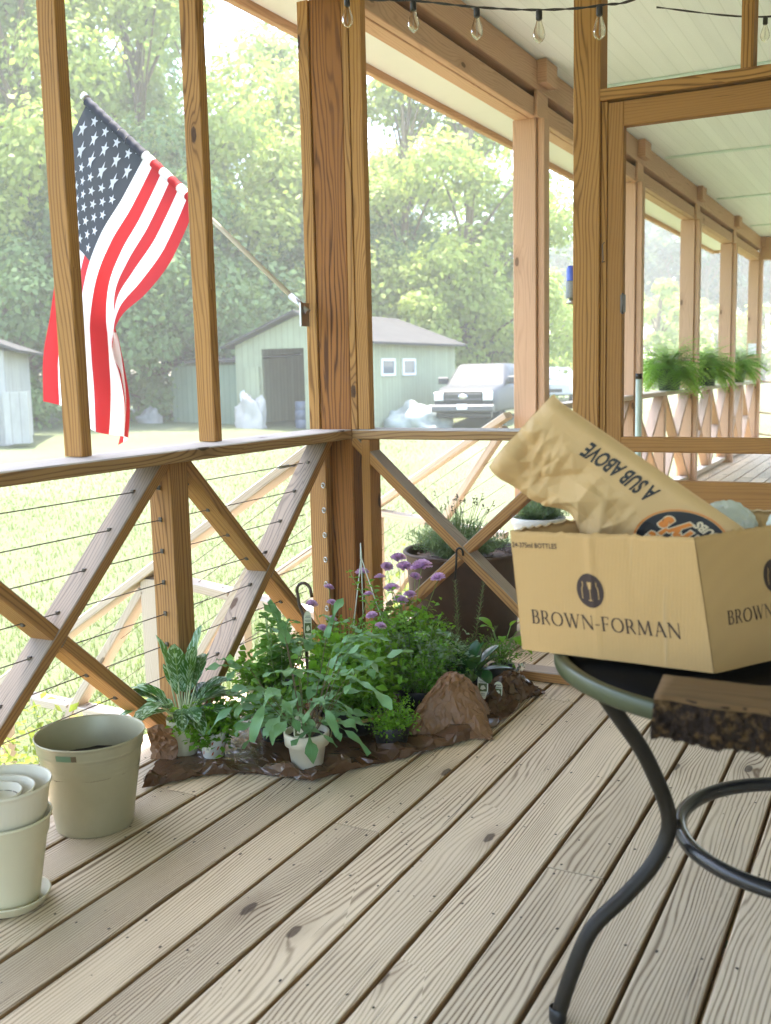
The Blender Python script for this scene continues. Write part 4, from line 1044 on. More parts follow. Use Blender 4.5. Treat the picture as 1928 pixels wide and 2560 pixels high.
# ------------------------------------------------------------------ paper bag standing upside down in the box
def paper_mat():
    g = NT('kraft_paper'); co = g.n('ShaderNodeTexCoord').outputs['Object']
    n = g.noise(co, 7, 4, .6); fb = g.noise(co, 220, 3, .6)
    c = g.mix(g.m_('ADD', g.m_('MULTIPLY', n, .8), g.m_('MULTIPLY', fb, .25)), (.56, .345, .14), (.64, .43, .20))
    v = g.n('ShaderNodeTexVoronoi', {'Vector': co, 'Scale': 26.}, feature='DISTANCE_TO_EDGE').outputs[0]
    nr = g.bump(g.m_('ADD', g.m_('MULTIPLY', g.ss(v, 0, .08), .25), g.m_('MULTIPLY', g.noise(co, 30, 3), .6)), .25, .003)
    p = g.pbsdf(c, .62, nr, 0, .3); tr = g.n('ShaderNodeBsdfTranslucent', {'Color': (.6, .35, .12, 1)}).outputs[0]
    return g.end(g.n('ShaderNodeMixShader', {0: .12, 1: p, 2: tr}).outputs[0])
M_KRAFT = paper_mat()
T1, T0, L1, L0 = V((-1.76, -1.385, 1.108)), V((-1.735, -1.80, .825)), V((-1.76, -1.262, .972)), V((-1.735, -1.615, .70))
bn = V((-1, 0, 0))
def F1(q): return noise.voronoi(q)[0][0]
_rg = random.Random(21); LAT = {}
def facet(a, b, n, m_):
    x, y = a*n, b*m_; i, j = int(math.floor(x)), int(math.floor(y)); fx, fy = x-i, y-j
    def h(i, j):
        if (n, i, j) not in LAT: LAT[(n, i, j)] = _rg.uniform(-1, 1)
        return LAT[(n, i, j)]
    if (i+j) % 2:
        if fx+fy < 1: return h(i, j)+(h(i+1, j)-h(i, j))*fx+(h(i, j+1)-h(i, j))*fy
        return h(i+1, j+1)+(h(i, j+1)-h(i+1, j+1))*(1-fx)+(h(i+1, j)-h(i+1, j+1))*(1-fy)
    if fx > fy: return h(i, j)+(h(i+1, j)-h(i, j))*fx+(h(i+1, j+1)-h(i+1, j))*fy
    return h(i, j)+(h(i+1, j+1)-h(i, j+1))*fx+(h(i, j+1)-h(i, j))*fy
def crum(p, b):
    q = V((p.y*11, p.z*11, 3.3)); q = q+V((noise.noise(q), noise.noise(q+V((5, 5, 5))), 0))*.5
    r = F1(q)*1.0+F1(q*2.3+V((4, 7, 1)))*.42+F1(q*4.6)*.12-.75
    return r*min(1, max(0.07, (b-.26)/.30))
def crf(a, b):
    w = .05*math.sin(a*17+b*3); r = facet(a+w*.5, b+w, 11, 4)+.45*facet(a-w, b+.3*a, 26, 9)
    return r*min(1, max(.05, (b-.30-.12*math.sin(a*5))/.25))
def bag(a, b, off=0.0):
    """a along the bag (0 in the box, 1 at its end), b across (0 upper edge, 1 lower edge)"""
    up = T0.lerp(T1, a); lo = L0.lerp(L1, a)
    sag = .018*math.sin(math.pi*min(1, max(0, (a-.1)/.9)))*(b**2)
    p = up.lerp(lo, b)
    pinch = .030*math.exp(-((a-.62)/.10)**2)*b**2
    p = p+V((0, -.7, .7))*pinch*1.0
    rnd_ = .016*(max(0, (abs(b-.5)-.38)/.12))**2
    endr = .02*max(0, (a-.93)/.07)**2
    return p+bn*(.017*crf(a, b)-rnd_-endr*1.2+off)+V((0, 0, -.0*sag))
t = thing('paper_bag', 'crumpled brown paper sub shop bag leaning upside down out of the cardboard box', 'paper bag', (-1.75, -1.6, .85)); BO = V((-1.75, -1.6, .85))
m = MB(); na, nb = 190, 110; F_, K_ = [], []
for i in range(na+1):
    a = i/na
    F_.append([m.bm.verts.new(bag(a, j/nb)-BO) for j in range(nb+1)])
    th = .062*(1-max(0, (a-.75)/.25)**2*.75)
    K_.append([m.bm.verts.new(bag(a, j/nb)-bn*(th*math.sin(math.pi*min(1, max(0, j/nb)))**.35+.002)+V((0, .004*math.sin(j), 0))-BO) for j in range(nb+1)])
for i in range(na):
    for j in range(nb):
        for G_ in (F_, K_): fc = m.bm.faces.new((G_[i][j], G_[i+1][j], G_[i+1][j+1], G_[i][j+1])); fc.smooth = True
    for j in (0, nb): fc = m.bm.faces.new((F_[i][j], F_[i+1][j], K_[i+1][j], K_[i][j])); fc.smooth = True
for j in range(nb): fc = m.bm.faces.new((F_[na][j], F_[na][j+1], K_[na][j+1], K_[na][j])); fc.smooth = True
m.build('paper', M_KRAFT, t)
BL, BWd = (T1-T0).length, (T1-L1).length
def on_bag(polys, a0, b0, name, mats, off=.0012, mis=None, rot=0.0):
    """text x runs towards the bag end (reading direction), text y runs to the lower edge"""
    m = MB(); ca, sa = math.cos(rot), math.sin(rot)
    for i, p in enumerate(polys):
        vs = []
        for x, y in p:
            x, y = x*ca-y*sa, x*sa+y*ca
            vs.append(m.bm.verts.new(bag(a0+x/BL, b0+y/BWd, off+(.0007*mis[i] if mis else 0))-BO))
        try: fc = m.bm.faces.new(vs); fc.material_index = mis[i] if mis else 0
        except ValueError: pass
    return m.build(name, mats, t)
M_BLK = flat('black_print', (.012, .012, .011), .6, var=.1); M_ORG = flat('orange_print', (.62, .19, .02), .6, var=.1); M_CRM = flat('cream_print', (.62, .50, .30), .6)
on_bag(glyph_mesh('A SUB ABOVE', .042, .0012, .58), .615, .20, 'lettering', M_BLK)
lg, mis = [], []
def ringp(r0, r1, mi, n=48):
    if r1-r0 > .01:
        for k in range(8): ringp(r0+(r1-r0)*k/8, r0+(r1-r0)*(k+1)/8, mi)
        return
    for i in range(n):
        a, b = 2*math.pi*i/n, 2*math.pi*(i+1)/n
        lg.append([(r0*math.cos(a), r0*.8*math.sin(a)), (r1*math.cos(a), r1*.8*math.sin(a)), (r1*math.cos(b), r1*.8*math.sin(b)), (r0*math.cos(b), r0*.8*math.sin(b))]); mis.append(mi)
def poly_rows(tri, dx, dy, mi):
    for p in tri: lg.append([(x+dx, y+dy) for x, y in p]); mis.append(mi)
ringp(.0005, .0745, 0); ringp(.076, .0785, 1)
poly_rows(glyph_mesh('SUBS', .019, .0008, 1.0), -.006, -.044, 2)
poly_rows(glyph_mesh("Larry's", .042, .0042, .92), .004, -.014, 2); poly_rows(glyph_mesh("Larry's", .042, .0022, .92), .004, -.014, 3)
poly_rows(glyph_mesh('Giant', .038, .0042, .95), .010, .022, 2); poly_rows(glyph_mesh('Giant', .038, .0022, .95), .010, .022, 3)
on_bag(lg, .265, .42, 'bag_logo', [M_BLK, M_ORG, M_CRM, M_ORG], .0012, mis)

# clear plastic bags in the box
def film(): 
    g = NT('milky_plastic_film'); co = g.n('ShaderNodeTexCoord').outputs['Object']; n = g.bump(g.noise(co, 30, 4, .6), .6, .006)
    p = g.pbsdf((.86, .92, .84), .22, n, 0, .5, **{'Coat Weight': .5}); tr = g.n('ShaderNodeBsdfTranslucent', {'Color': (.8, .9, .8, 1)}).outputs[0]
    a = g.n('ShaderNodeMixShader', {0: .45, 1: p, 2: tr}).outputs[0]
    return g.end(g.n('ShaderNodeMixShader', {0: .25, 1: a, 2: g.n('ShaderNodeBsdfTransparent').outputs[0]}).outputs[0])
M_FILM = film()
for (c, s, lb) in (((-1.60, -1.675, .845), (.05, .055, .060), 'small milky plastic bag bulging out of the box behind the paper bag'), ((-1.66, -1.815, .84), (.06, .065, .092), 'larger milky plastic bag bulging up at the right side of the box')):
    m = MB(); bmesh.ops.create_icosphere(m.bm, subdivisions=5, radius=1)
    for v in m.bm.verts:
        q = v.co*2.6+V(c)*9; d = 1+.16*(.4-abs(noise.noise(q)))+.10*(.3-abs(noise.noise(q*2.3))); v.co = V((v.co.x*s[0], v.co.y*s[1], v.co.z*s[2]))*d
    for f in m.bm.faces: f.smooth = True
    tag(m.build('plastic_bag', M_FILM, None, c), lb, 'plastic bag')

# ------------------------------------------------------------------ live edge wood slab on the table
def slab():
    t = thing('wood_slab', 'thick rough wooden slab with a dark bark edge lying across the front of the table', 'wood slab', (-2.1, -1.9, .657))
    top = wood('slab_top_wood', (.16, .082, .026), (.07, .045, .014), ring=.02, cont=.5, knot=0, rough=.75, blotch=.5)
    m = MB(); nu, nv = 50, 12; g_ = []
    for i in range(nu+1):
        u = i/nu; y = -1.672-.5*u
        xf = -2.170+.012*noise.noise(V((u*9, 0, 0)))-.02*u; xb = -2.045+.004*noise.noise(V((u*7, 4, 0)))
        if i == 0: xf += .004
        g_.append([(xb+(xf-xb)*j/nv, y+(.012*(1-j/nv) if i == 0 else 0), .048+.0015*noise.noise(V((u*20, j*.6, 1)))-(.003 if j in (0, nv) else 0)) for j in range(nv+1)])
    O = V((2.1, 1.9, 0)); vs = [[m.bm.verts.new(V(p)+O) for p in r] for r in g_]
    for i in range(nu):
        for j in range(nv):
            f = m.bm.faces.new((vs[i][j], vs[i+1][j], vs[i+1][j+1], vs[i][j+1])); f.smooth = True
            for l in f.loops: l[m.uv].uv = (l.vert.co.y, l.vert.co.x)
    lo = [[m.bm.verts.new(V((r[0][0], r[0][1], .0))+O) for r in g_], [v for v in [r[0] for r in vs]]]
    for i in range(nu): m.bm.faces.new((lo[1][i], lo[1][i+1], lo[0][i+1], lo[0][i]))
    e0 = [m.bm.verts.new(V((g_[0][j][0], g_[0][j][1]+.002, .002))+O) for j in range(nv+1)]
    for j in range(nv): m.bm.faces.new((vs[0][j], vs[0][j+1], e0[j+1], e0[j]))
    m.build('sawn_face', top, t)
    m = MB(); rows = []
    for i in range(221):
        u = i/220; y = -1.672-.5*u; xf = -2.170+.012*noise.noise(V((u*9, 0, 0)))-.02*u; row = []
        for k in range(15):
            a = k/14; ang = a*math.pi*.62; q = V((u*26, a*3.2, 2)); r = .003+.008*max(0, .35-abs(noise.noise(q)))*2.2+.006*noise.noise(q*2.6)+.003*noise.noise(q*6)
            if k == 0: r = .0
            p = V((xf+.010-(.018+r)*math.sin(ang), y, .046-.050*a+(.004+r)*math.cos(ang)*.4)); row.append(m.bm.verts.new(p+O))
        rows.append(row)
    for i in range(220):
        for k in range(14): f = m.bm.faces.new((rows[i][k], rows[i+1][k], rows[i+1][k+1], rows[i][k+1])); f.smooth = False
    g = NT('rough_bark'); co = g.n('ShaderNodeTexCoord').outputs['Object']; n = g.noise(co, 55, 5, .7); n2 = g.noise(co, 160, 3)
    c = g.mix(g.ss(n, .48, .62), (.022, .012, .007), (.12, .066, .024)); m.build('bark_edge', g.end(g.pbsdf(c, .9, g.bump(g.m_('ADD', n, n2), 1, .01), 0, .2)), t)
slab()

# ------------------------------------------------------------------ flag
def flag():
    t = thing('flag', 'striped flag with white stars hanging from a slanted pole on the corner post', 'flag', (-.07, .16, 1.38))
    O = V((-.07, .16, 1.38)); dy, dz = .76, .65; L = math.hypot(dy, dz); dy /= L; dz /= L
    H, FL = .72, 1.16; base = V((-.07, .150, 1.40)); hp = lambda s: V((-.07, .653+s*H*dy, 1.853+s*H*dz))
    m = MB(); m.tube([base-O, V((-.07, 1.205, 2.332))-O], .0095, 12); m.build('pole', flat('pale_wooden_pole', (.62, .56, .46), .5), t)
    m = MB(); m.tube([V((-.07, 1.203, 2.330))-O, V((-.07, 1.222, 2.346))-O], .017, 12); m.build('finial', M_STEEL, t)
    m = MB(); m.box(-.03-.07-O.x, .03-.07-O.x, -.006, .004, -.04, .05, .002); m.tube([base-O+V((0, -.008, -.006)), base-O+V((0, .07, .06))], .013, 12); m.build('bracket', M_STEEL, t)
    K0 = [(.655, 1.835), (.79, 1.64), (.93, 1.51), (1.07, 1.42), (1.13, 1.30), (1.10, 1.16), (1.095, 1.01), (1.15, .86)]
    K5 = [(.93, 2.07), (1.06, 1.92), (1.17, 1.79), (1.24, 1.64), (1.27, 1.47), (1.27, 1.30), (1.26, 1.13), (1.25, .95)]
    K1 = [(1.20, 2.30), (1.33, 2.15), (1.40, 1.98), (1.44, 1.80), (1.46, 1.62), (1.50, 1.44), (1.55, 1.26), (1.56, 1.06)]
    def ip(K, t_):
        x = t_*(len(K)-1); i = min(int(x), len(K)-2); f = x-i
        a, b, c, d = (V((*K[max(i-1, 0)], 0)), V((*K[i], 0)), V((*K[i+1], 0)), V((*K[min(i+2, len(K)-1)], 0)))
        return .5*((2*b)+(c-a)*f+(2*a-5*b+4*c-d)*f*f+(3*b-a-3*c+d)*f**3)
    def S_(s, t_, off=0.0):
        a, b, c = ip(K0, t_), ip(K5, t_), ip(K1, t_); w0, w1, w2 = (1-s)*(1-2*s), 4*s*(1-s), s*(2*s-1); q = a*w0+b*w1+c*w2
        g = min(1, t_*1.6); ph = s*9.5-.6+t_*1.2
        x = .075*g*g*math.sin(ph)+.015*g*math.sin(s*23+t_*3)
        fold = .035*g*g*math.cos(ph)*(1 if t_ > .3 else t_/.3)
        q0 = hp(s)
        y = q.x+fold; z = q.y; k = min(1, t_*7); y = q0.y*(1-k)+y*k; z = q0.z*(1-k)+z*k-.012*(1-k)*0
        return V((-.07+x+off, y, z))-O
    red = leafmat('flag_red', (.46, .03, .035), (.50, .035, .04), .3, .7, .2, cloth=True); wht = leafmat('flag_white', (.80, .80, .82), (.84, .84, .86), .4, .7, .2, cloth=True)
    blu = leafmat('flag_blue', (.060, .064, .072), (.072, .078, .086), .3, .7, .2, cloth=True); blk = flat('flag_sleeve_dark', (.025, .027, .04), .8)
    m = MB(); ns, nt = 13*6, 90; g_ = [[m.bm.verts.new(S_(i/ns, j/nt)) for j in range(nt+1)] for i in range(ns+1)]
    for i in range(ns):
        for j in range(nt):
            st = i//6; f = m.bm.faces.new((g_[i][j], g_[i+1][j], g_[i+1][j+1], g_[i][j+1])); f.smooth = True
            f.material_index = 2 if (st >= 6 and j/nt < .40) else (0 if st % 2 == 0 else 1)
    m.build('cloth', [red, wht, blu], t)
    m = MB()     # sleeve round the pole
    for st in range(13):
        s0, s1 = st/13, (st+1)/13; a, b = hp(s0)-O+V((0, -.0, -.002)), hp(s1)-O+V((0, 0, -.002)); n = 4
        m.tube([a.lerp(b, k/n) for k in range(n+1)], [.019+.0016*math.sin(k*2.2+st) for k in range(n+1)], 12, mi=(2 if st >= 6 else (0 if st % 2 == 0 else 1)), caps=False)
    m.build('sleeve', [red, wht, blk], t)
    m = MB()
    for r_ in range(9):
        for c_ in range(11):
            if (r_+c_) % 2: continue
            s = 6/13+(r_+1)/10*(7/13); tt = .40*(c_+1)/12; rs, rt = .021/H, .021/FL; ctr = m.bm.verts.new(S_(s, tt, -.003)); pt = []
            for k in range(10):
                a = math.pi*k/5; q = 1 if k % 2 == 0 else .40; pt.append(m.bm.verts.new(S_(s+rs*q*math.cos(a), tt+rt*q*math.sin(a), -.003)))
            for k in range(10): m.bm.faces.new((ctr, pt[k], pt[(k+1) % 10]))
    m.build('star', wht, t)['kind'] = 'stuff'
flag()

# ------------------------------------------------------------------ string lights
def glassm():
    g = NT('clear_bulb_glass'); p = g.pbsdf((.95, .93, .85), .04, None, 0, .6, **{'Transmission Weight': 1.0, 'IOR': 1.2})
    tr = g.n('ShaderNodeBsdfTransparent', {'Color': (.93, .91, .84, 1)}).outputs[0]
    return g.end(g.n('ShaderNodeMixShader', {0: .55, 1: p, 2: tr}).outputs[0])
M_BULB = glassm(); M_SOCK = flat('black_socket', (.02, .014, .012), .5)
def string(name, label, pts, bulbs, tilt=0):
    t = thing(name, label, 'string lights', pts[0]); O = V(pts[0])
    P = catmull([V(p) for p in pts], 8)
    for ph in (0, math.pi):
        m = MB(); m.tube([p-O+V((math.sin(i*1.1+ph)*.0022, 0, math.cos(i*1.1+ph)*.0022)) for i, p in enumerate(P)], .0022, 5); m.build('cord', M_SOCK, t)
    for b in bulbs:
        i = int(b*(len(P)-1)); c = P[i]-O+V((0, 0, -.004))
        m = MB(); m.lathe([(a*.8, b*.8) for a, b in [(0, .004), (.011, .003), (.0125, -.004), (.0125, -.03), (.010, -.033), (0, -.033)]], c, 16); so_ = m.build('socket', M_SOCK, t)
        m = MB(); m.lathe([(a*.82, b*.8) for a, b in [(.009, -.030), (.0105, -.036), (.0125, -.046), (.018, -.062), (.0225, -.078), (.0235, -.090), (.021, -.102), (.014, -.112), (.006, -.117), (.003, -.121), (0, -.122)]], c, 24); m.build('bulb', M_BULB, t)
        m = MB(); m.tube([c+V((-.003, 0, -.035)), c+V((-.004, 0, -.075)), c+V((.0, 0, -.085)), c+V((.004, 0, -.075)), c+V((.003, 0, -.035))], .0006, 4); m.build('filament', M_STEEL, t)
string('string_lights', 'dark cord with clear pear shaped bulbs hanging across the top of the porch', [(-.3, .35, 2.62), (-.3, -.193, 2.425), (-.3, -.442, 2.369), (-.3, -.667, 2.310), (-.3, -.876, 2.266), (-.3, -1.068, 2.246), (-.3, -1.25, 2.262), (-.3, -1.9, 2.46)], [1.04/7, 2/7, 3/7, 4/7, 5.02/7])
string('string_lights', 'second cord of clear bulbs farther off, beyond the door header', [(1.2, -.9, 2.70), (1.2, -1.35, 2.585), (1.2, -1.72, 2.60), (1.2, -2.3, 2.72)], [1.02/3, 2.0/3])

# ------------------------------------------------------------------ outside on the open porch
t = thing('barrel_planter', 'big rust brown round planter with mulch and lavender standing just outside the right wall', 'planter', (.58, -.225, 0))
M_RUST = flat('rust_brown_tub', (.055, .031, .019), .75, var=.5, scale=9, bump=.2)
m = MB(); m.lathe([(0, .002), (.225, .0), (.232, .006), (.252, .34), (.262, .362), (.268, .366), (.266, .374), (.258, .376), (.250, .368), (.245, .30)], (0, 0, 0), 64); m.build('tub', M_RUST, t)
m = MB(); m.disc((0, 0, 0), .249, .332, 40, bump=.006)
for i in range(420):
    a, q = rnd(0, 6.28), .24*math.sqrt(rnd(0, 1)); m.dia((q*math.cos(a), q*math.sin(a), .338+rnd(0, .008)), rnd(.012, .03), asp=.4, nrm=V((rnd(-.5, .5), rnd(-.5, .5), 1)))
m.build('mulch', flat('bark_mulch', (.10, .07, .055), .9, var=.7, scale=50), t)
def lavender(t, c, r, h, n, fl=10):
    st, lf, fw = MB(), MB(), MB(); c = V(c)
    for i in range(n):
        a = rnd(0, 6.28); q = rnd(0, 1)**.6; tip = c+V((math.cos(a)*r*q*rnd(.8, 1.2), math.sin(a)*r*q*rnd(.8, 1.2), h*rnd(.45, 1)*(1-.45*q))); b = c+V((math.cos(a)*r*.25*q, math.sin(a)*r*.25*q, 0))
        md = (b+tip)/2+V((0, 0, h*.1)); st.tube([b, md, tip], .001, 4, caps=False)
        for k in range(16):
            f = rnd(.2, 1); p = b.lerp(tip, f); lf.leaf(p, (random.gauss(0, 1), random.gauss(0, 1), rnd(.2, 1.4)), rnd(.02, .04), .0035, (0, 0, 1), .2, 2, lambda t_: (.7, 1, .3)[int(round(t_*2))], .1)
    for i in range(fl):
        a = rnd(0, 6.28); q = rnd(0, .9); tip = c+V((math.cos(a)*r*q, math.sin(a)*r*q, h*rnd(1.0, 1.35))); b = c+V((math.cos(a)*r*.3*q, math.sin(a)*r*.3*q, h*.3)); st.tube([b, tip], .0011, 4, caps=False)
        for k in range(12): lf.dia(tip+V((rnd(-.005, .005), rnd(-.005, .005), rnd(-.022, .008))), .010, asp=.6, mi=1)
    st.build('stem', M_STEM, t); lf.build('foliage', [G_GREY, leafmat('lavender_bud', (.10, .09, .07), (.16, .12, .14), .2, .7)], t)
lavender(t, (-.02, .015, .33), .23, .22, 420, 22)
t = thing('flower_pot', 'whitewashed pot with a grey green plant standing farther out behind the brown planter', 'planter', (1.45, -.275, 0))
m = MB(); m.lathe([(0, .002), (.095, 0), (.10, .006), (.125, .36), (.137, .372), (.14, .40), (.136, .405), (.126, .40), (.12, .36)], (0, 0, 0), 48); m.build('body', flat('whitewashed_clay', (.55, .54, .50), .8, var=.25, scale=14), t)
m = MB(); m.disc((0, 0, 0), .124, .37, 24, bump=.005); m.build('soil', M_SOIL, t)
lavender(t, (0, 0, .37), .15, .18, 240, 4)

def fern(seed):
    random.seed(seed)
    t = thing('potted_fern', 'x', 'fern', (0, 0, ZS+.001), group='ferns on the porch railing')
    m = MB(); m.lathe([(0, .002), (.078, 0), (.08, .004), (.10, .155), (.106, .158), (.106, .170), (.10, .172), (.095, .155), (.0, .15)], (0, 0, 0), 28); m.build('pot', flat('dark_green_pot', (.03, .04, .025), .5), t)
    lf = MB()
    for i in range(210):
        a = i*2.4; el = rnd(-.15, 1.4); d = V((math.cos(a)*math.cos(el), math.sin(a)*math.cos(el), math.sin(el))); p = V((0, 0, .155)); L = rnd(.26, .42); n = 14; dr = rnd(1.3, 2.3)
        for k in range(n):
            q = p+d*(L/n); w = .05*math.sin(math.pi*min(1, (k+1.2)/(n+1)))+.006; sd_ = d.cross(V((0, 0, 1)));  sd_ = sd_.normalized() if sd_.length > .01 else V((1, 0, 0))
            for s_ in (-1, 1): lf.leaf(p, sd_*s_+d*.35+V((0, 0, -.15)), w, .017, (0, 0, 1), .4, 2, lambda t_: (.8, .9, .2)[int(round(t_*2))], .1)
            p = q; d = (d+V((0, 0, -1))*dr/n).normalized()
    lf.build('fronds', leafmat('fern_green', (.22, .42, .05), (.38, .60, .13), .45, .5), t); return t
fr = fern(5)
for i, (x, z, lb) in enumerate(((6.15, 0, 'nearest of the three bushy green ferns in dark pots on the railing'), (8.0, 1.3, 'middle of the three bushy green ferns on the railing'), (10.15, 2.2, 'farthest of the three bushy green ferns on the railing, near the far corner'))):
    o = fr if i == 0 else copy_tree(fr); o.location = (x, .06, ZS+.001); o.rotation_euler = (0, 0, z); o.scale = (1.15, 1.15, 1.15); tag(o, lb)
m = MB(); m.tube([(2.0, -.65, .002), (2.0, -.65, 1.09)], .0165, 14); o = m.build('thin_pole', flat('pale_green_paint', (.50, .58, .46), .4)); tag(o, 'thin pale green pole with a dark cap standing on the porch outside the door', 'pole')
m = MB(); m.tube([(2.0, -.65, 1.091), (2.0, -.65, 1.12)], .018, 14); m.build('cap', M_IRON, o)
# low shrubs beside the steps
def shrub(loc, r, h, n, mats, label, seed, size=.035):
    random.seed(seed); t = thing('shrub', label, 'shrub', loc, group='shrubs beside the deck'); bush(t, (0, 0, 0), r, r, h, n, size, mats, .6, 40); return t
G_YEL = leafmat('leaf_yellow_green', (.20, .26, .05), (.34, .36, .10), .4, .6); G_RED = leafmat('leaf_reddish', (.20, .15, .06), (.30, .24, .10), .4, .6)
shrub((-1.35, .62, gz(-1.35, .6)), .50, 1.30, 2200, G_YEL, 'sunlit shrub beyond the railing just behind the metal bucket', 1)
shrub((-.75, .75, gz(-.75, .8)), .45, 1.28, 1500, G_YEL, 'leggy sunlit shrub beyond the middle lower post', 2)
shrub((-1.95, .55, gz(-1.95, .5)), .40, 1.15, 1300, G_RED, 'reddish shrub at the left end of the deck', 3)
shrub((2.9, 1.0, gz(2.9, .9)), .5, 1.15, 1300, G_YEL, 'shrub with yellow green leaves beyond the brown planter', 4)

# ------------------------------------------------------------------ buildings in the yard
def boards(name, col, var=.18):
    g = NT(name); co = g.n('ShaderNodeTexCoord').outputs['Object']; s = g.n('ShaderNodeSeparateXYZ', {0: co})
    hsum = g.m_('ADD', s.outputs[0], s.outputs[1]); fr = g.m_('FRACT', g.m_('MULTIPLY', hsum, 1/.22)); ln = g.m_('LESS_THAN', fr, .10)
    wn_ = g.n('ShaderNodeTexWhiteNoise', {'Vector': g.vec(g.m_('FLOOR', g.m_('MULTIPLY', hsum, 1/.22)), 0., 0.)}).outputs[0]
    n = g.noise(g.vec(hsum, g.m_('MULTIPLY', s.outputs[2], .35), 0.), 3, 5, .7); b = g.ss(g.noise(co, 1.1, 4, .7), .5, .75)
    f = g.m_('ADD', g.m_('MULTIPLY_ADD', n, 2*var, 1-var), g.m_('MULTIPLY_ADD', wn_, .16, -.08))
    c = g.mix(1.0, col, g.vec(f, f, f), 'MULTIPLY'); c = g.mix(g.m_('MULTIPLY', b, .35), c, tuple(x*.6+.02 for x in col)); c = g.mix(g.m_('MULTIPLY', ln, .5), c, tuple(x*.4 for x in col))
    return g.end(g.pbsdf(c, .85, g.bump(ln, -.4, .01), 0, .2))
M_SHED = boards('faded_green_boards', (.27, .29, .185)); M_WTRIM = flat('white_trim_paint', (.7, .7, .68), .6); M_DARKIN = flat('dark_interior', (.03, .025, .022), .9)
M_SHING = flat('grey_brown_shingles', (.062, .060, .058), 1.0, 0, 0, var=.3, scale=2); M_GREYB = boards('grey_weathered_boards', (.34, .33, .29), .3)
M_GLASS = flat('window_glass_dark', (.10, .12, .13), .1, 0, .8)
def shed():
    g0 = gz(26, 15)-.02; y0, y1, x0, x1 = 12.85, 17.75, 24.2, 30.8; ze, zr = 2.12, 3.05
    t = thing('garden_shed', 'faded green gabled shed with an open dark doorway and two small white windows', 'shed', (x0, y0, g0)); O = V((x0, y0, g0))
    yc = (y0+y1)/2; d0, d1, dz = 15.15, 16.75, 1.98; T_ = .10
    m = MB()
    def slab_(poly, n):   # vertical wall polygon given thickness
        n = V(n)*T_; A = [m.bm.verts.new(V(p)-O) for p in poly]; B = [m.bm.verts.new(V(p)-O+n) for p in poly]
        m.bm.faces.new(A); m.bm.faces.new(B[::-1])
        for i in range(len(poly)): j = (i+1) % len(poly); m.bm.faces.new((A[j], A[i], B[i], B[j]))
    slab_([(x0, y0, g0), (x0, d0, g0), (x0, d0, dz), (x0, y0, ze)], (1, 0, 0)) if False else None
    slab_([(x0, y0, g0), (x0, d0, g0), (x0, d0, dz), (x0, d1, dz), (x0, d1, g0), (x0, y1, g0), (x0, y1, ze), (x0, yc, zr-.05), (x0, y0, ze)], (1, 0, 0))
    slab_([(x1, y0, g0), (x1, y0, ze), (x1, yc, zr-.05), (x1, y1, ze), (x1, y1, g0)], (-1, 0, 0))
    slab_([(x0+T_, y0, g0), (x0+T_, y0, ze), (x1-T_, y0, ze), (x1-T_, y0, g0)], (0, 1, 0)); slab_([(x0+T_, y1, g0), (x1-T_, y1, g0), (x1-T_, y1, ze), (x0+T_, y1, ze)], (0, -1, 0))
    m.build('wall', M_SHED, t)
    m = MB()
    for s_ in (-1, 1):
        e = V((0, s_*(y1-y0)/2+s_*.35, ze-zr-.12)); a = V((x0-.35, yc, zr+.02))-O; b = V((x1+.3, yc, zr+.02))-O; up = V((0, 0, .07))
        q = [a, b, b+e, a+e]; A = [m.bm.verts.new(p) for p in q]; B = [m.bm.verts.new(p+up) for p in q]; m.bm.faces.new(A); m.bm.faces.new(B)
        for i in range(4): j = (i+1) % 4; m.bm.faces.new((A[i], A[j], B[j], B[i]))
    m.build('roof', M_SHING, t)
    for (xa, xb) in ((25.05, 25.85), (26.55, 27.35)):
        m = MB(); z0, z1 = 1.12, 1.52; yy = y0-.03
        for p in ((xa, xb, z0-.07, z0), (xa, xb, z1, z1+.07), (xa-.07, xa, z0-.07, z1+.07), (xb, xb+.07, z0-.07, z1+.07)): m.box(p[0]-O.x, p[1]-O.x, yy-.02-O.y, yy+.03-O.y, p[2]-g0, p[3]-g0, 0)
        w = m.build('window', M_WTRIM, t); m = MB(); m.face([V((xa, yy+.005, z0))-O, V((xb, yy+.005, z0))-O, V((xb, yy+.005, z1))-O, V((xa, yy+.005, z1))-O]); m.build('pane', M_GLASS, w)
    m = MB(); m.box(.30, .36, d0-.8-O.y, d0-.05-O.y, .02, 2.25, 0); m.build('door', M_GREYB, t); m = MB(); m.timber((-.08, d1-O.y+.30, .05), (-.08, d1-O.y+.36, 2.0), .60, .04, (0, 1, 0)); m.build('door', M_SHED, t)
    m = MB(); m.timber((-.06, 17.55-O.y, 1.15), (-.06, 16.95-O.y, 1.45), .09, .04, (0, .3, 1)); m.timber((-.06, 17.5-O.y, .75), (-.06, 17.55-O.y, 1.15), .09, .04, (0, 1, 0)); m.build('brace', M_WTRIM, t)
    t2 = thing('lean_to', 'low blue green lean to shed attached to the left of the gabled shed', 'shed', (24.5, 17.8, g0)); m = MB()
    m.box(0, 3.2, .02, 2.85, 0, 2.1, 0); m.build('wall', boards('blue_green_boards', (.17, .22, .15)), t2)
    m = MB(); m.timber((-.25, 1.43, 2.22), (3.4, 1.43, 2.45), 3.3, .07, (0, 1, 0)); m.build('roof', M_SHING, t2)
shed()
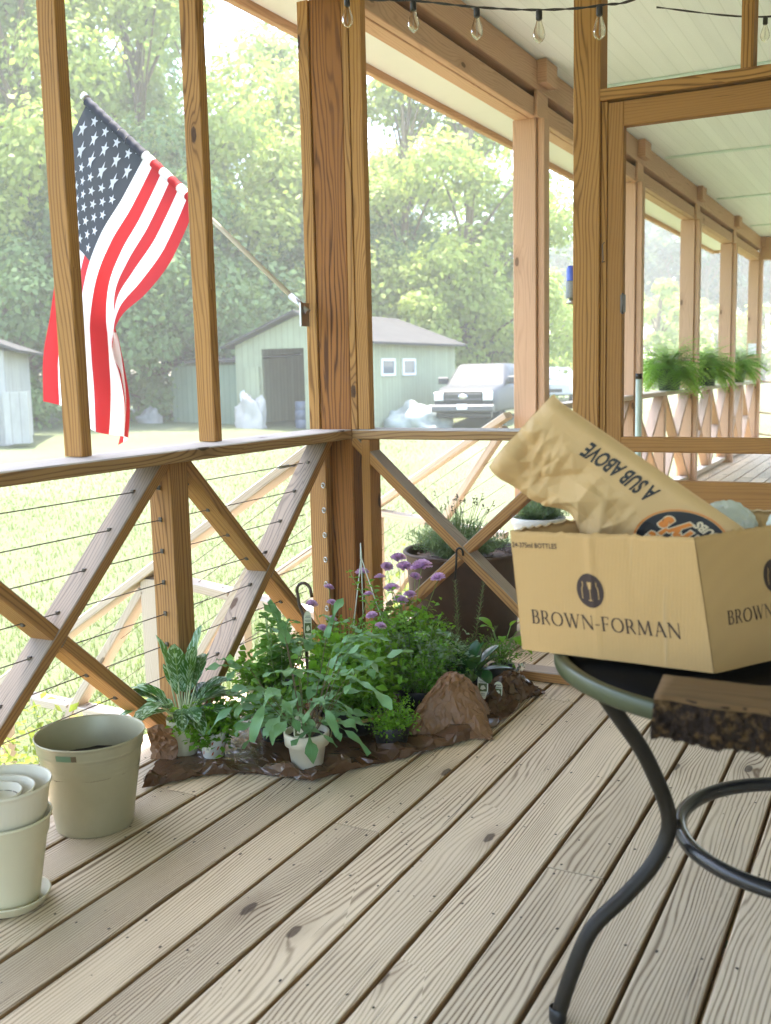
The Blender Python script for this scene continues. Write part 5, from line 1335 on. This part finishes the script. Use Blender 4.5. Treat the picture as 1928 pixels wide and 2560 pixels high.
def shed2():
    g0 = gz(15, 18)-.03; t = thing('white_shed', 'weathered white boarded shed cut off by the left edge of the picture', 'shed', (14.70, 17.85, g0), R(38))
    m = MB()
    m.face([(0, 0, 0), (0, 4, 0), (0, 4, 2.35), (0, 2.0, 3.1), (0, 0, 2.35)]); m.face([(0, 0, 0), (0, 0, 2.35), (4, 0, 2.35), (4, 0, 0)]); m.face([(0, 4, 0), (4, 4, 0), (4, 4, 2.35), (0, 4, 2.35)]); m.face([(4, 0, 0), (4, 0, 2.35), (4, 2, 3.1), (4, 4, 2.35), (4, 4, 0)])
    m.build('wall', M_GREYB, t)
    for s_ in (-1, 1): m = MB(); m.timber((-.3, 2+s_*1.12, 2.80), (4.3, 2+s_*1.12, 2.80), 2.75, .07, (0, s_*1, -.37)); m.build('roof', M_SHING, t)
    m = MB(); m.box(-.5, .0, -.55, .02, .1, 1.35, .01); m.build('utility_box', M_GREYB, t)
shed2()

# ------------------------------------------------------------------ vehicles
def car_section(m, prof, y0, y1, mi=0, inset=0.0):
    A = [m.bm.verts.new((x, y0, z)) for x, z in prof]; B = [m.bm.verts.new((x, y1, z)) for x, z in prof]
    a = m.bm.faces.new(A); b = m.bm.faces.new(B[::-1])
    for i in range(len(prof)): j = (i+1) % len(prof); f = m.bm.faces.new((A[j], A[i], B[i], B[j]))
    for f in m.bm.faces: f.material_index = mi
def loft(name, secs, mat, parent, bev=.04):
    """secs: list of (x, half width, z0, z1, top half width) rounded-box cross sections along x"""
    m = MB(); rings = []
    for x, w, z0, z1, wt in secs:
        zc = z0+(z1-z0)*.55; r = []
        for (yy, zz) in ((-w*.92, z0), (-w, z0+.08*(z1-z0)), (-w, zc), (-(w+wt)/2, z0+(z1-z0)*.82), (-wt, z1-.03), (-wt*.85, z1), (wt*.85, z1), (wt, z1-.03), ((w+wt)/2, z0+(z1-z0)*.82), (w, zc), (w, z0+.08*(z1-z0)), (w*.92, z0)): r.append(m.bm.verts.new((x, yy, zz)))
        rings.append(r)
    n = len(rings[0])
    for A, B in zip(rings, rings[1:]):
        for k in range(n): j = (k+1) % n; f = m.bm.faces.new((A[k], A[j], B[j], B[k])); f.smooth = True
    m.bm.faces.new(rings[0][::-1]); m.bm.faces.new(rings[-1])
    o = m.build(name, mat, parent); b = o.modifiers.new('b', 'BEVEL'); b.width = bev; b.segments = 2; b.limit_method = 'ANGLE'; return o
def wheel(t, x, y, r, w=.27):
    m = MB(); rt = Matrix.Rotation(math.pi/2, 3, 'X')
    m.lathe([(r*.62, -w/2), (r*.94, -w/2), (r, -w*.35), (r, w*.35), (r*.94, w/2), (r*.62, w/2)], (x, y, r), 32, ax=rt); o = m.build('wheel', flat('tyre_rubber', (.02, .02, .02), .8), t)
    m = MB(); s_ = 1 if y > 0 else -1
    m.lathe([(r*.62, -w*.42), (r*.55, -w*.36), (r*.2, -w*.30), (0, -w*.36)], (x, y, r), 10, ax=rt if s_ < 0 else Matrix.Rotation(-math.pi/2, 3, 'X')); m.build('rim', M_STEEL, o)
def pickup():
    P_ = flat('dark_truck_paint', (.035, .037, .04), .5, .0, .3); CH = flat('chrome_trim', (.55, .55, .55), .15, 1)
    g0 = gz(25.5, 9.8); t = thing('pickup_truck', 'dark pickup truck parked on the grass facing the porch, beside the shed', 'truck', (28.0, 10.55, g0), math.atan2(-11.2-1.975, -28-3.54)+R(-15))
    loft('body', [(-2.9, .95, .55, 1.30, .94), (-1.0, 1.0, .50, 1.32, .97), (1.2, 1.0, .48, 1.34, .95), (1.3, 1.0, .48, 1.36, .93), (2.3, .99, .48, 1.26, .90), (2.82, .93, .50, 1.14, .86)], P_, t, .05)
    loft('cabin', [(-1.1, .93, 1.28, 1.9, .72), (-.9, .94, 1.28, 1.97, .76), (.45, .94, 1.28, 1.97, .76), (.62, .94, 1.28, 1.93, .75), (1.42, .95, 1.24, 1.34, .86)], P_, t, .03)
    m = MB(); m.face([(1.36, -.80, 1.40), (1.36, .80, 1.40), (.72, .70, 1.90), (.72, -.70, 1.90)]); m.build('windshield', flat('dark_windshield', (.035, .04, .045), .5, .0, .15), t)
    for s_ in (-1, 1):
        m = MB(); m.face([(.55, s_*.895, 1.42), (-.95, s_*.895, 1.42), (-.85, s_*.80, 1.86), (.35, s_*.80, 1.86)]); m.build('side_window', M_GLASS, t)
        m = MB(); m.box(.95, 1.1, s_*1.0-.02 if s_ > 0 else -1.30, 1.30 if s_ > 0 else -.98, 1.34, 1.56, .03); m.build('mirror', P_, t)
        m = MB(); m.box(2.78, 2.90, s_*.62-(0 if s_ > 0 else .28), s_*.62+(.28 if s_ > 0 else 0), .86, 1.12, .03); m.build('headlight', flat('headlight_glass', (.75, .77, .78), .08, .2, .8), t)
        m = MB(); m.lathe([(0, .03), (.06, .03), (.07, 0)], (2.93, s_*.72, .60), 16, ax=Matrix.Rotation(math.pi/2, 3, 'Y')); m.build('fog_light', CH, t)
        for x in (1.85, -1.85): wheel(t, x, s_*.84, .41)
    m = MB(); m.box(2.84, 2.90, -.60, .60, .82, 1.14, .03); o = m.build('grille', flat('black_grille', (.012, .012, .012), .5), t)
    m = MB()
    for z in (.90, 1.06): m.box(2.901, 2.915, -.58, .58, z-.012, z+.012, .004)
    m.build('grille_bar', flat('grey_bar', (.10, .10, .10), .4), o)
    m = MB(); m.lathe([(0, .02), (.13, .018), (.15, 0)], (2.915, 0, .98), 28, ax=Matrix.Rotation(math.pi/2, 3, 'Y') @ Matrix.Scale(.48, 3, (1, 0, 0))); m.build('badge', CH, o)
    m = MB(); m.box(2.80, 3.02, -.96, .96, .52, .74, .05); m.build('bumper', flat('painted_bumper', (.07, .072, .075), .5, .2), t)
    m = MB(); m.box(3.022, 3.032, -.16, .16, .60, .76, .004); m.build('number_plate', flat('white_plate', (.7, .7, .7), .4), t)
    m = MB(); m.box(2.6, 2.86, -.85, .85, .34, .50, .04); m.build('air_dam', M_NURS, t)
pickup()
def suv():
    P_ = flat('silver_white_paint', (.55, .57, .60), .2, .3, .6, **{'Coat Weight': 1.0}); g0 = gz(41, 12)
    t = thing('parked_car', 'silver white car parked far off between the porch posts', 'car', (41.5, 12.6, g0), R(196))
    loft('body', [(-2.2, .82, .40, 1.0, .8), (-1.9, .9, .32, 1.05, .86), (1.0, .92, .30, 1.05, .86), (1.9, .88, .32, .92, .78), (2.3, .78, .36, .80, .7)], P_, t, .06)
    loft('cabin', [(-1.9, .82, 1.0, 1.1, .72), (-1.3, .83, 1.0, 1.52, .62), (.1, .83, 1.0, 1.55, .62), (1.05, .84, .98, 1.06, .74)], P_, t, .04)
    m = MB(); m.face([(.98, -.7, 1.10), (.98, .7, 1.10), (.2, .58, 1.5), (.2, -.58, 1.5)]); m.build('windshield', M_GLASS, t)
    for s_ in (-1, 1):
        m = MB(); m.face([(.7, s_*.80, 1.10), (-1.5, s_*.80, 1.10), (-1.2, s_*.70, 1.46), (.1, s_*.70, 1.46)]); m.build('side_window', M_GLASS, t)
        m = MB(); m.box(2.1, 2.28, s_*.45-(0 if s_ > 0 else .25), s_*.45+(.25 if s_ > 0 else 0), .62, .78, .02); m.build('headlight', flat('lamp_glass', (.8, .8, .8), .1), t)
        for x in (1.4, -1.4): wheel(t, x, s_*.78, .33, .22)
    m = MB(); m.box(2.20, 2.31, -.4, .4, .45, .62, .02); m.build('grille', M_NURS, t)
suv()

# heaps by the shed
def heap(name, label, cat, loc, s, mat, seed):
    m = MB(); bmesh.ops.create_icosphere(m.bm, subdivisions=4, radius=1)
    for v in m.bm.verts:
        q = v.co*1.8+V((seed, 0, 0)); d = 1+.35*noise.noise(q)+.15*noise.noise(q*3); v.co = V((v.co.x*s[0], v.co.y*s[1], max(v.co.z, -.15)*s[2]))*d
    for f in m.bm.faces: f.smooth = True
    tag(m.build(name, mat, None, loc), label, cat)
heap('covered_pile', 'pile under pale and teal tarpaulin on the ground left of the truck', 'pile', (25.6, 11.9, gz(25.6, 11.9)), (.8, 1.0, .72), flat('tarpaulin', (.28, .31, .29), .6, var=.8, scale=2.2), 1)
heap('white_sack', 'large whitish sack leaning by the left side of the shed doorway', 'sack', (23.8, 16.95, gz(24, 17)), (.35, .55, 1.05), flat('whitish_sack', (.33, .32, .29), .8, var=.2, scale=3), 2)
heap('boulder', 'pale rock at the edge of the trees left of the lean to', 'rock', (23.6, 20.9, gz(23, 20)), (.4, .4, .5), flat('pale_rock', (.25, .24, .22), .9), 3)
t = thing('water_barrel', 'blue grey barrel standing inside the open shed doorway', 'barrel', (24.7, 15.5, gz(25, 15)-.02)); m = MB(); m.lathe([(0, 0), (.28, 0), (.3, .05), (.31, .3), (.29, .32), (.31, .34), (.31, .6), (.29, .62), (.3, .64), (.3, .88), (.27, .9), (0, .9)], (0, 0, 0), 24); m.build('shell', flat('blue_grey_plastic', (.06, .08, .12), .5), t)

# ------------------------------------------------------------------ trees
def tree_mesh(seed, h, r, n, size, mat, crown0=.16, name='leafy_tree', lobes=26, trunk=.3, cond=1.0):
    random.seed(seed); t = thing(name, 'x', 'tree', (0, 0, 0)); m = MB()
    top = V((rnd(-.4, .4), rnd(-.4, .4), h*.9)); pts = [V((0, 0, -.3)), V((rnd(-.2, .2), rnd(-.2, .2), h*.3)), V((rnd(-.4, .4), rnd(-.4, .4), h*.6)), top]
    m.tube(catmull(pts, 4), [trunk*(1-.8*i/12) for i in range(13)], 8)
    cl = []
    for i in range(int(lobes*1.6)):
        f = rnd(crown0, 1); a = rnd(0, 6.28); rr = r*(math.sin(math.pi*min(.97, (f-crown0)/(1-crown0)*.78+.2)))**.7; q = rnd(.45, 1)*rr
        c = V((math.cos(a)*q, math.sin(a)*q, h*f)); cl.append((c, rnd(.11, .24)*r)); s0 = V((0, 0, h*max(.12, f-.22)))
        m.tube([s0, (s0+c)/2+V((0, 0, .3)), c], [trunk*.28, trunk*.16, .02], 5, caps=False)
    m.build('trunk', M_STEMB, t); lf = MB()
    for i in range(n):
        c, cr = cl[random.randrange(len(cl))]; d = V((random.gauss(0, 1), random.gauss(0, 1), random.gauss(.15, .6))).normalized()*cr*rnd(.55, 1.1)*1.25
        if random.random() < .10: d *= rnd(1.1, 1.7)
        nr = (d.normalized()*1.1+V((random.gauss(0, .6), random.gauss(0, .6), random.gauss(.5, .5))))
        lf.dia(c+d, size*rnd(.4, 1.0)**1.4*1.9, asp=.62, nrm=nr)
    lf.build('crown', mat, t); return t
T_LIGHT = leafmat('tree_leaf_light', (.22, .29, .06), (.42, .46, .13), .55, .5, big=.4); T_MID = leafmat('tree_leaf_mid', (.19, .27, .07), (.34, .41, .14), .55, .5, big=.4)
T_DARK = leafmat('tree_leaf_dark', (.09, .15, .05), (.18, .26, .09), .35, .55, big=.4); T_PINE = leafmat('pine_needles', (.04, .08, .04), (.08, .12, .06), .3, .6, big=.3)
tA = tree_mesh(31, 19, 6.2, 42000, .19, T_LIGHT); tB = tree_mesh(32, 22, 6.5, 42000, .20, T_MID); tC = tree_mesh(33, 13, 5.2, 34000, .17, T_LIGHT, .10); tD = tree_mesh(34, 8, 4.6, 24000, .17, T_DARK, .02, lobes=22)
tE = tree_mesh(35, 19, 3.6, 3800, .5, T_PINE, .42, 'pine_tree', 22, .25); tF = tree_mesh(36, 7, 3.0, 2600, .34, T_LIGHT, .05, 'leafy_tree', 18)
random.seed(99)
TREES = [
 (tB, 25.4, 31.2, 'tall tree at the far left edge behind the white shed'),
 (tA, 24.0, 26.6, 'pale green leafy tree just right of the white shed, behind the flag'),
 (tB, 33.6, 31.5, 'tall darker tree whose top shows above the flag'),
 (tA, 29.7, 25.9, 'pale leafy tree between the flag and the second stud'),
 (tB, 39.9, 30.1, 'tall tree behind the flag pole'),
 (tC, 36.4, 25.2, 'light green tree above the gable of the green shed, left of the corner post'),
 (tC, 38.6, 22.0, 'big pale tree just left of the corner post, behind the shed roof'),
 (tC, 35.2, 20.9, 'rounded light tree behind the shed roof by the corner post'),
 (tC, 36.6, 17.6, 'full light green tree right of the corner post, over the shed roof'),
 (tC, 43.5, 21.6, 'tall mid green tree right of the corner post, behind the lighter one'),
 (tC, 37.6, 15.2, 'broad light green tree above the pickup truck'),
 (tF, 41.8, 15.3, 'smaller light tree reaching to the first free standing post'),
 (tD, 21.2, 25.2, 'dark bushy thicket at the left edge beside the white shed'),
 (tD, 23.3, 23.5, 'dark bush behind the lower end of the flag'),
 (tD, 26.0, 23.2, 'dark bush between the flag and the blue green lean to'),
 (tD, 30.2, 23.3, 'dark bush behind the blue green lean to'),
 (tD, 34.4, 23.6, 'dark bush behind the gable of the green shed'),
 (tD, 38.0, 22.6, 'dark bush behind the shed ridge'),
 (tD, 37.0, 18.9, 'dark bush behind the right half of the shed roof'),
 (tD, 43.4, 18.9, 'dark bush showing above the pickup truck bonnet'),
 (tF, 46.5, 15.2, 'small light tree just right of the first free standing post, behind the silver car'),
 (tF, 62.6, 21.0, 'light bush in the distance right of the first free standing post'),
 (tF, 72.8, 22.1, 'light bush in the distance just left of the knotty door stud'),
 (tF, 69.7, 14.3, 'round pale tree behind the nearest fern'),
 (tF, 80.4, 11.6, 'pale bush behind the middle fern'),
 (tF, 85.8, 9.2, 'pale bush behind the farthest fern'),
 (tF, 89.8, 15.5, 'pale bush in the distance between the third and fourth porch posts'),
 (tF, 83.5, 20.8, 'pale bush in the distance left of the door opening'),
]
seen = set()
for src, x, y, lb in TREES:
    o = copy_tree(src) if src.name in seen else src; seen.add(src.name)
    o.location = (x, y, gz(x, y)-.1); s = rnd(.92, 1.12); o.scale = (s, s, s*rnd(.94, 1.08)); o.rotation_euler = (0, 0, rnd(0, 6.28)); tag(o, lb)
PINES = [(95.4, 33.3), (109.1, 36.4), (101.1, 32.1), (114.9, 34.8), (106.8, 30.6), (98.5, 26.6), (112.4, 28.8), (104.1, 25.1), (118.1, 26.8), (109.7, 23.2), (101.2, 19.9), (115.2, 21.2), (106.7, 18.0), (120.7, 18.9), (112.1, 15.9), (103.4, 13.2), (117.5, 13.6), (108.7, 11.0), (122.8, 11.1), (114.0, 8.7), (104, 8.5), (99, 16.4), (96, 23.5), (110, 5), (118, 3)]
for i, (x, y) in enumerate(PINES):
    o = tE if i == 0 else copy_tree(tE); s = rnd(.75, 1.05); o.location = (x, y, gz(x, y)-.1); o.scale = (s, s, s); o.rotation_euler = (0, 0, rnd(0, 6.28))
    tag(o, 'tall grey green pine in the row of the far treeline', 'pine tree', 'pines of the far treeline')

# ------------------------------------------------------------------ haze
HAZE = 1
if HAZE:
    m = MB(); m.box(-12, 132, -14, 45, -2.3, 27, 0); g = NT('haze_air'); pv = g.n('ShaderNodeVolumePrincipled', {'Color': (1.0, 1.0, .94, 1), 'Density': .0021, 'Anisotropy': .2})
    g.t.links.new(pv.outputs[0], g.out.inputs[1]); o = m.build('haze', g.m); _h = 0; tag(o, kind='stuff')
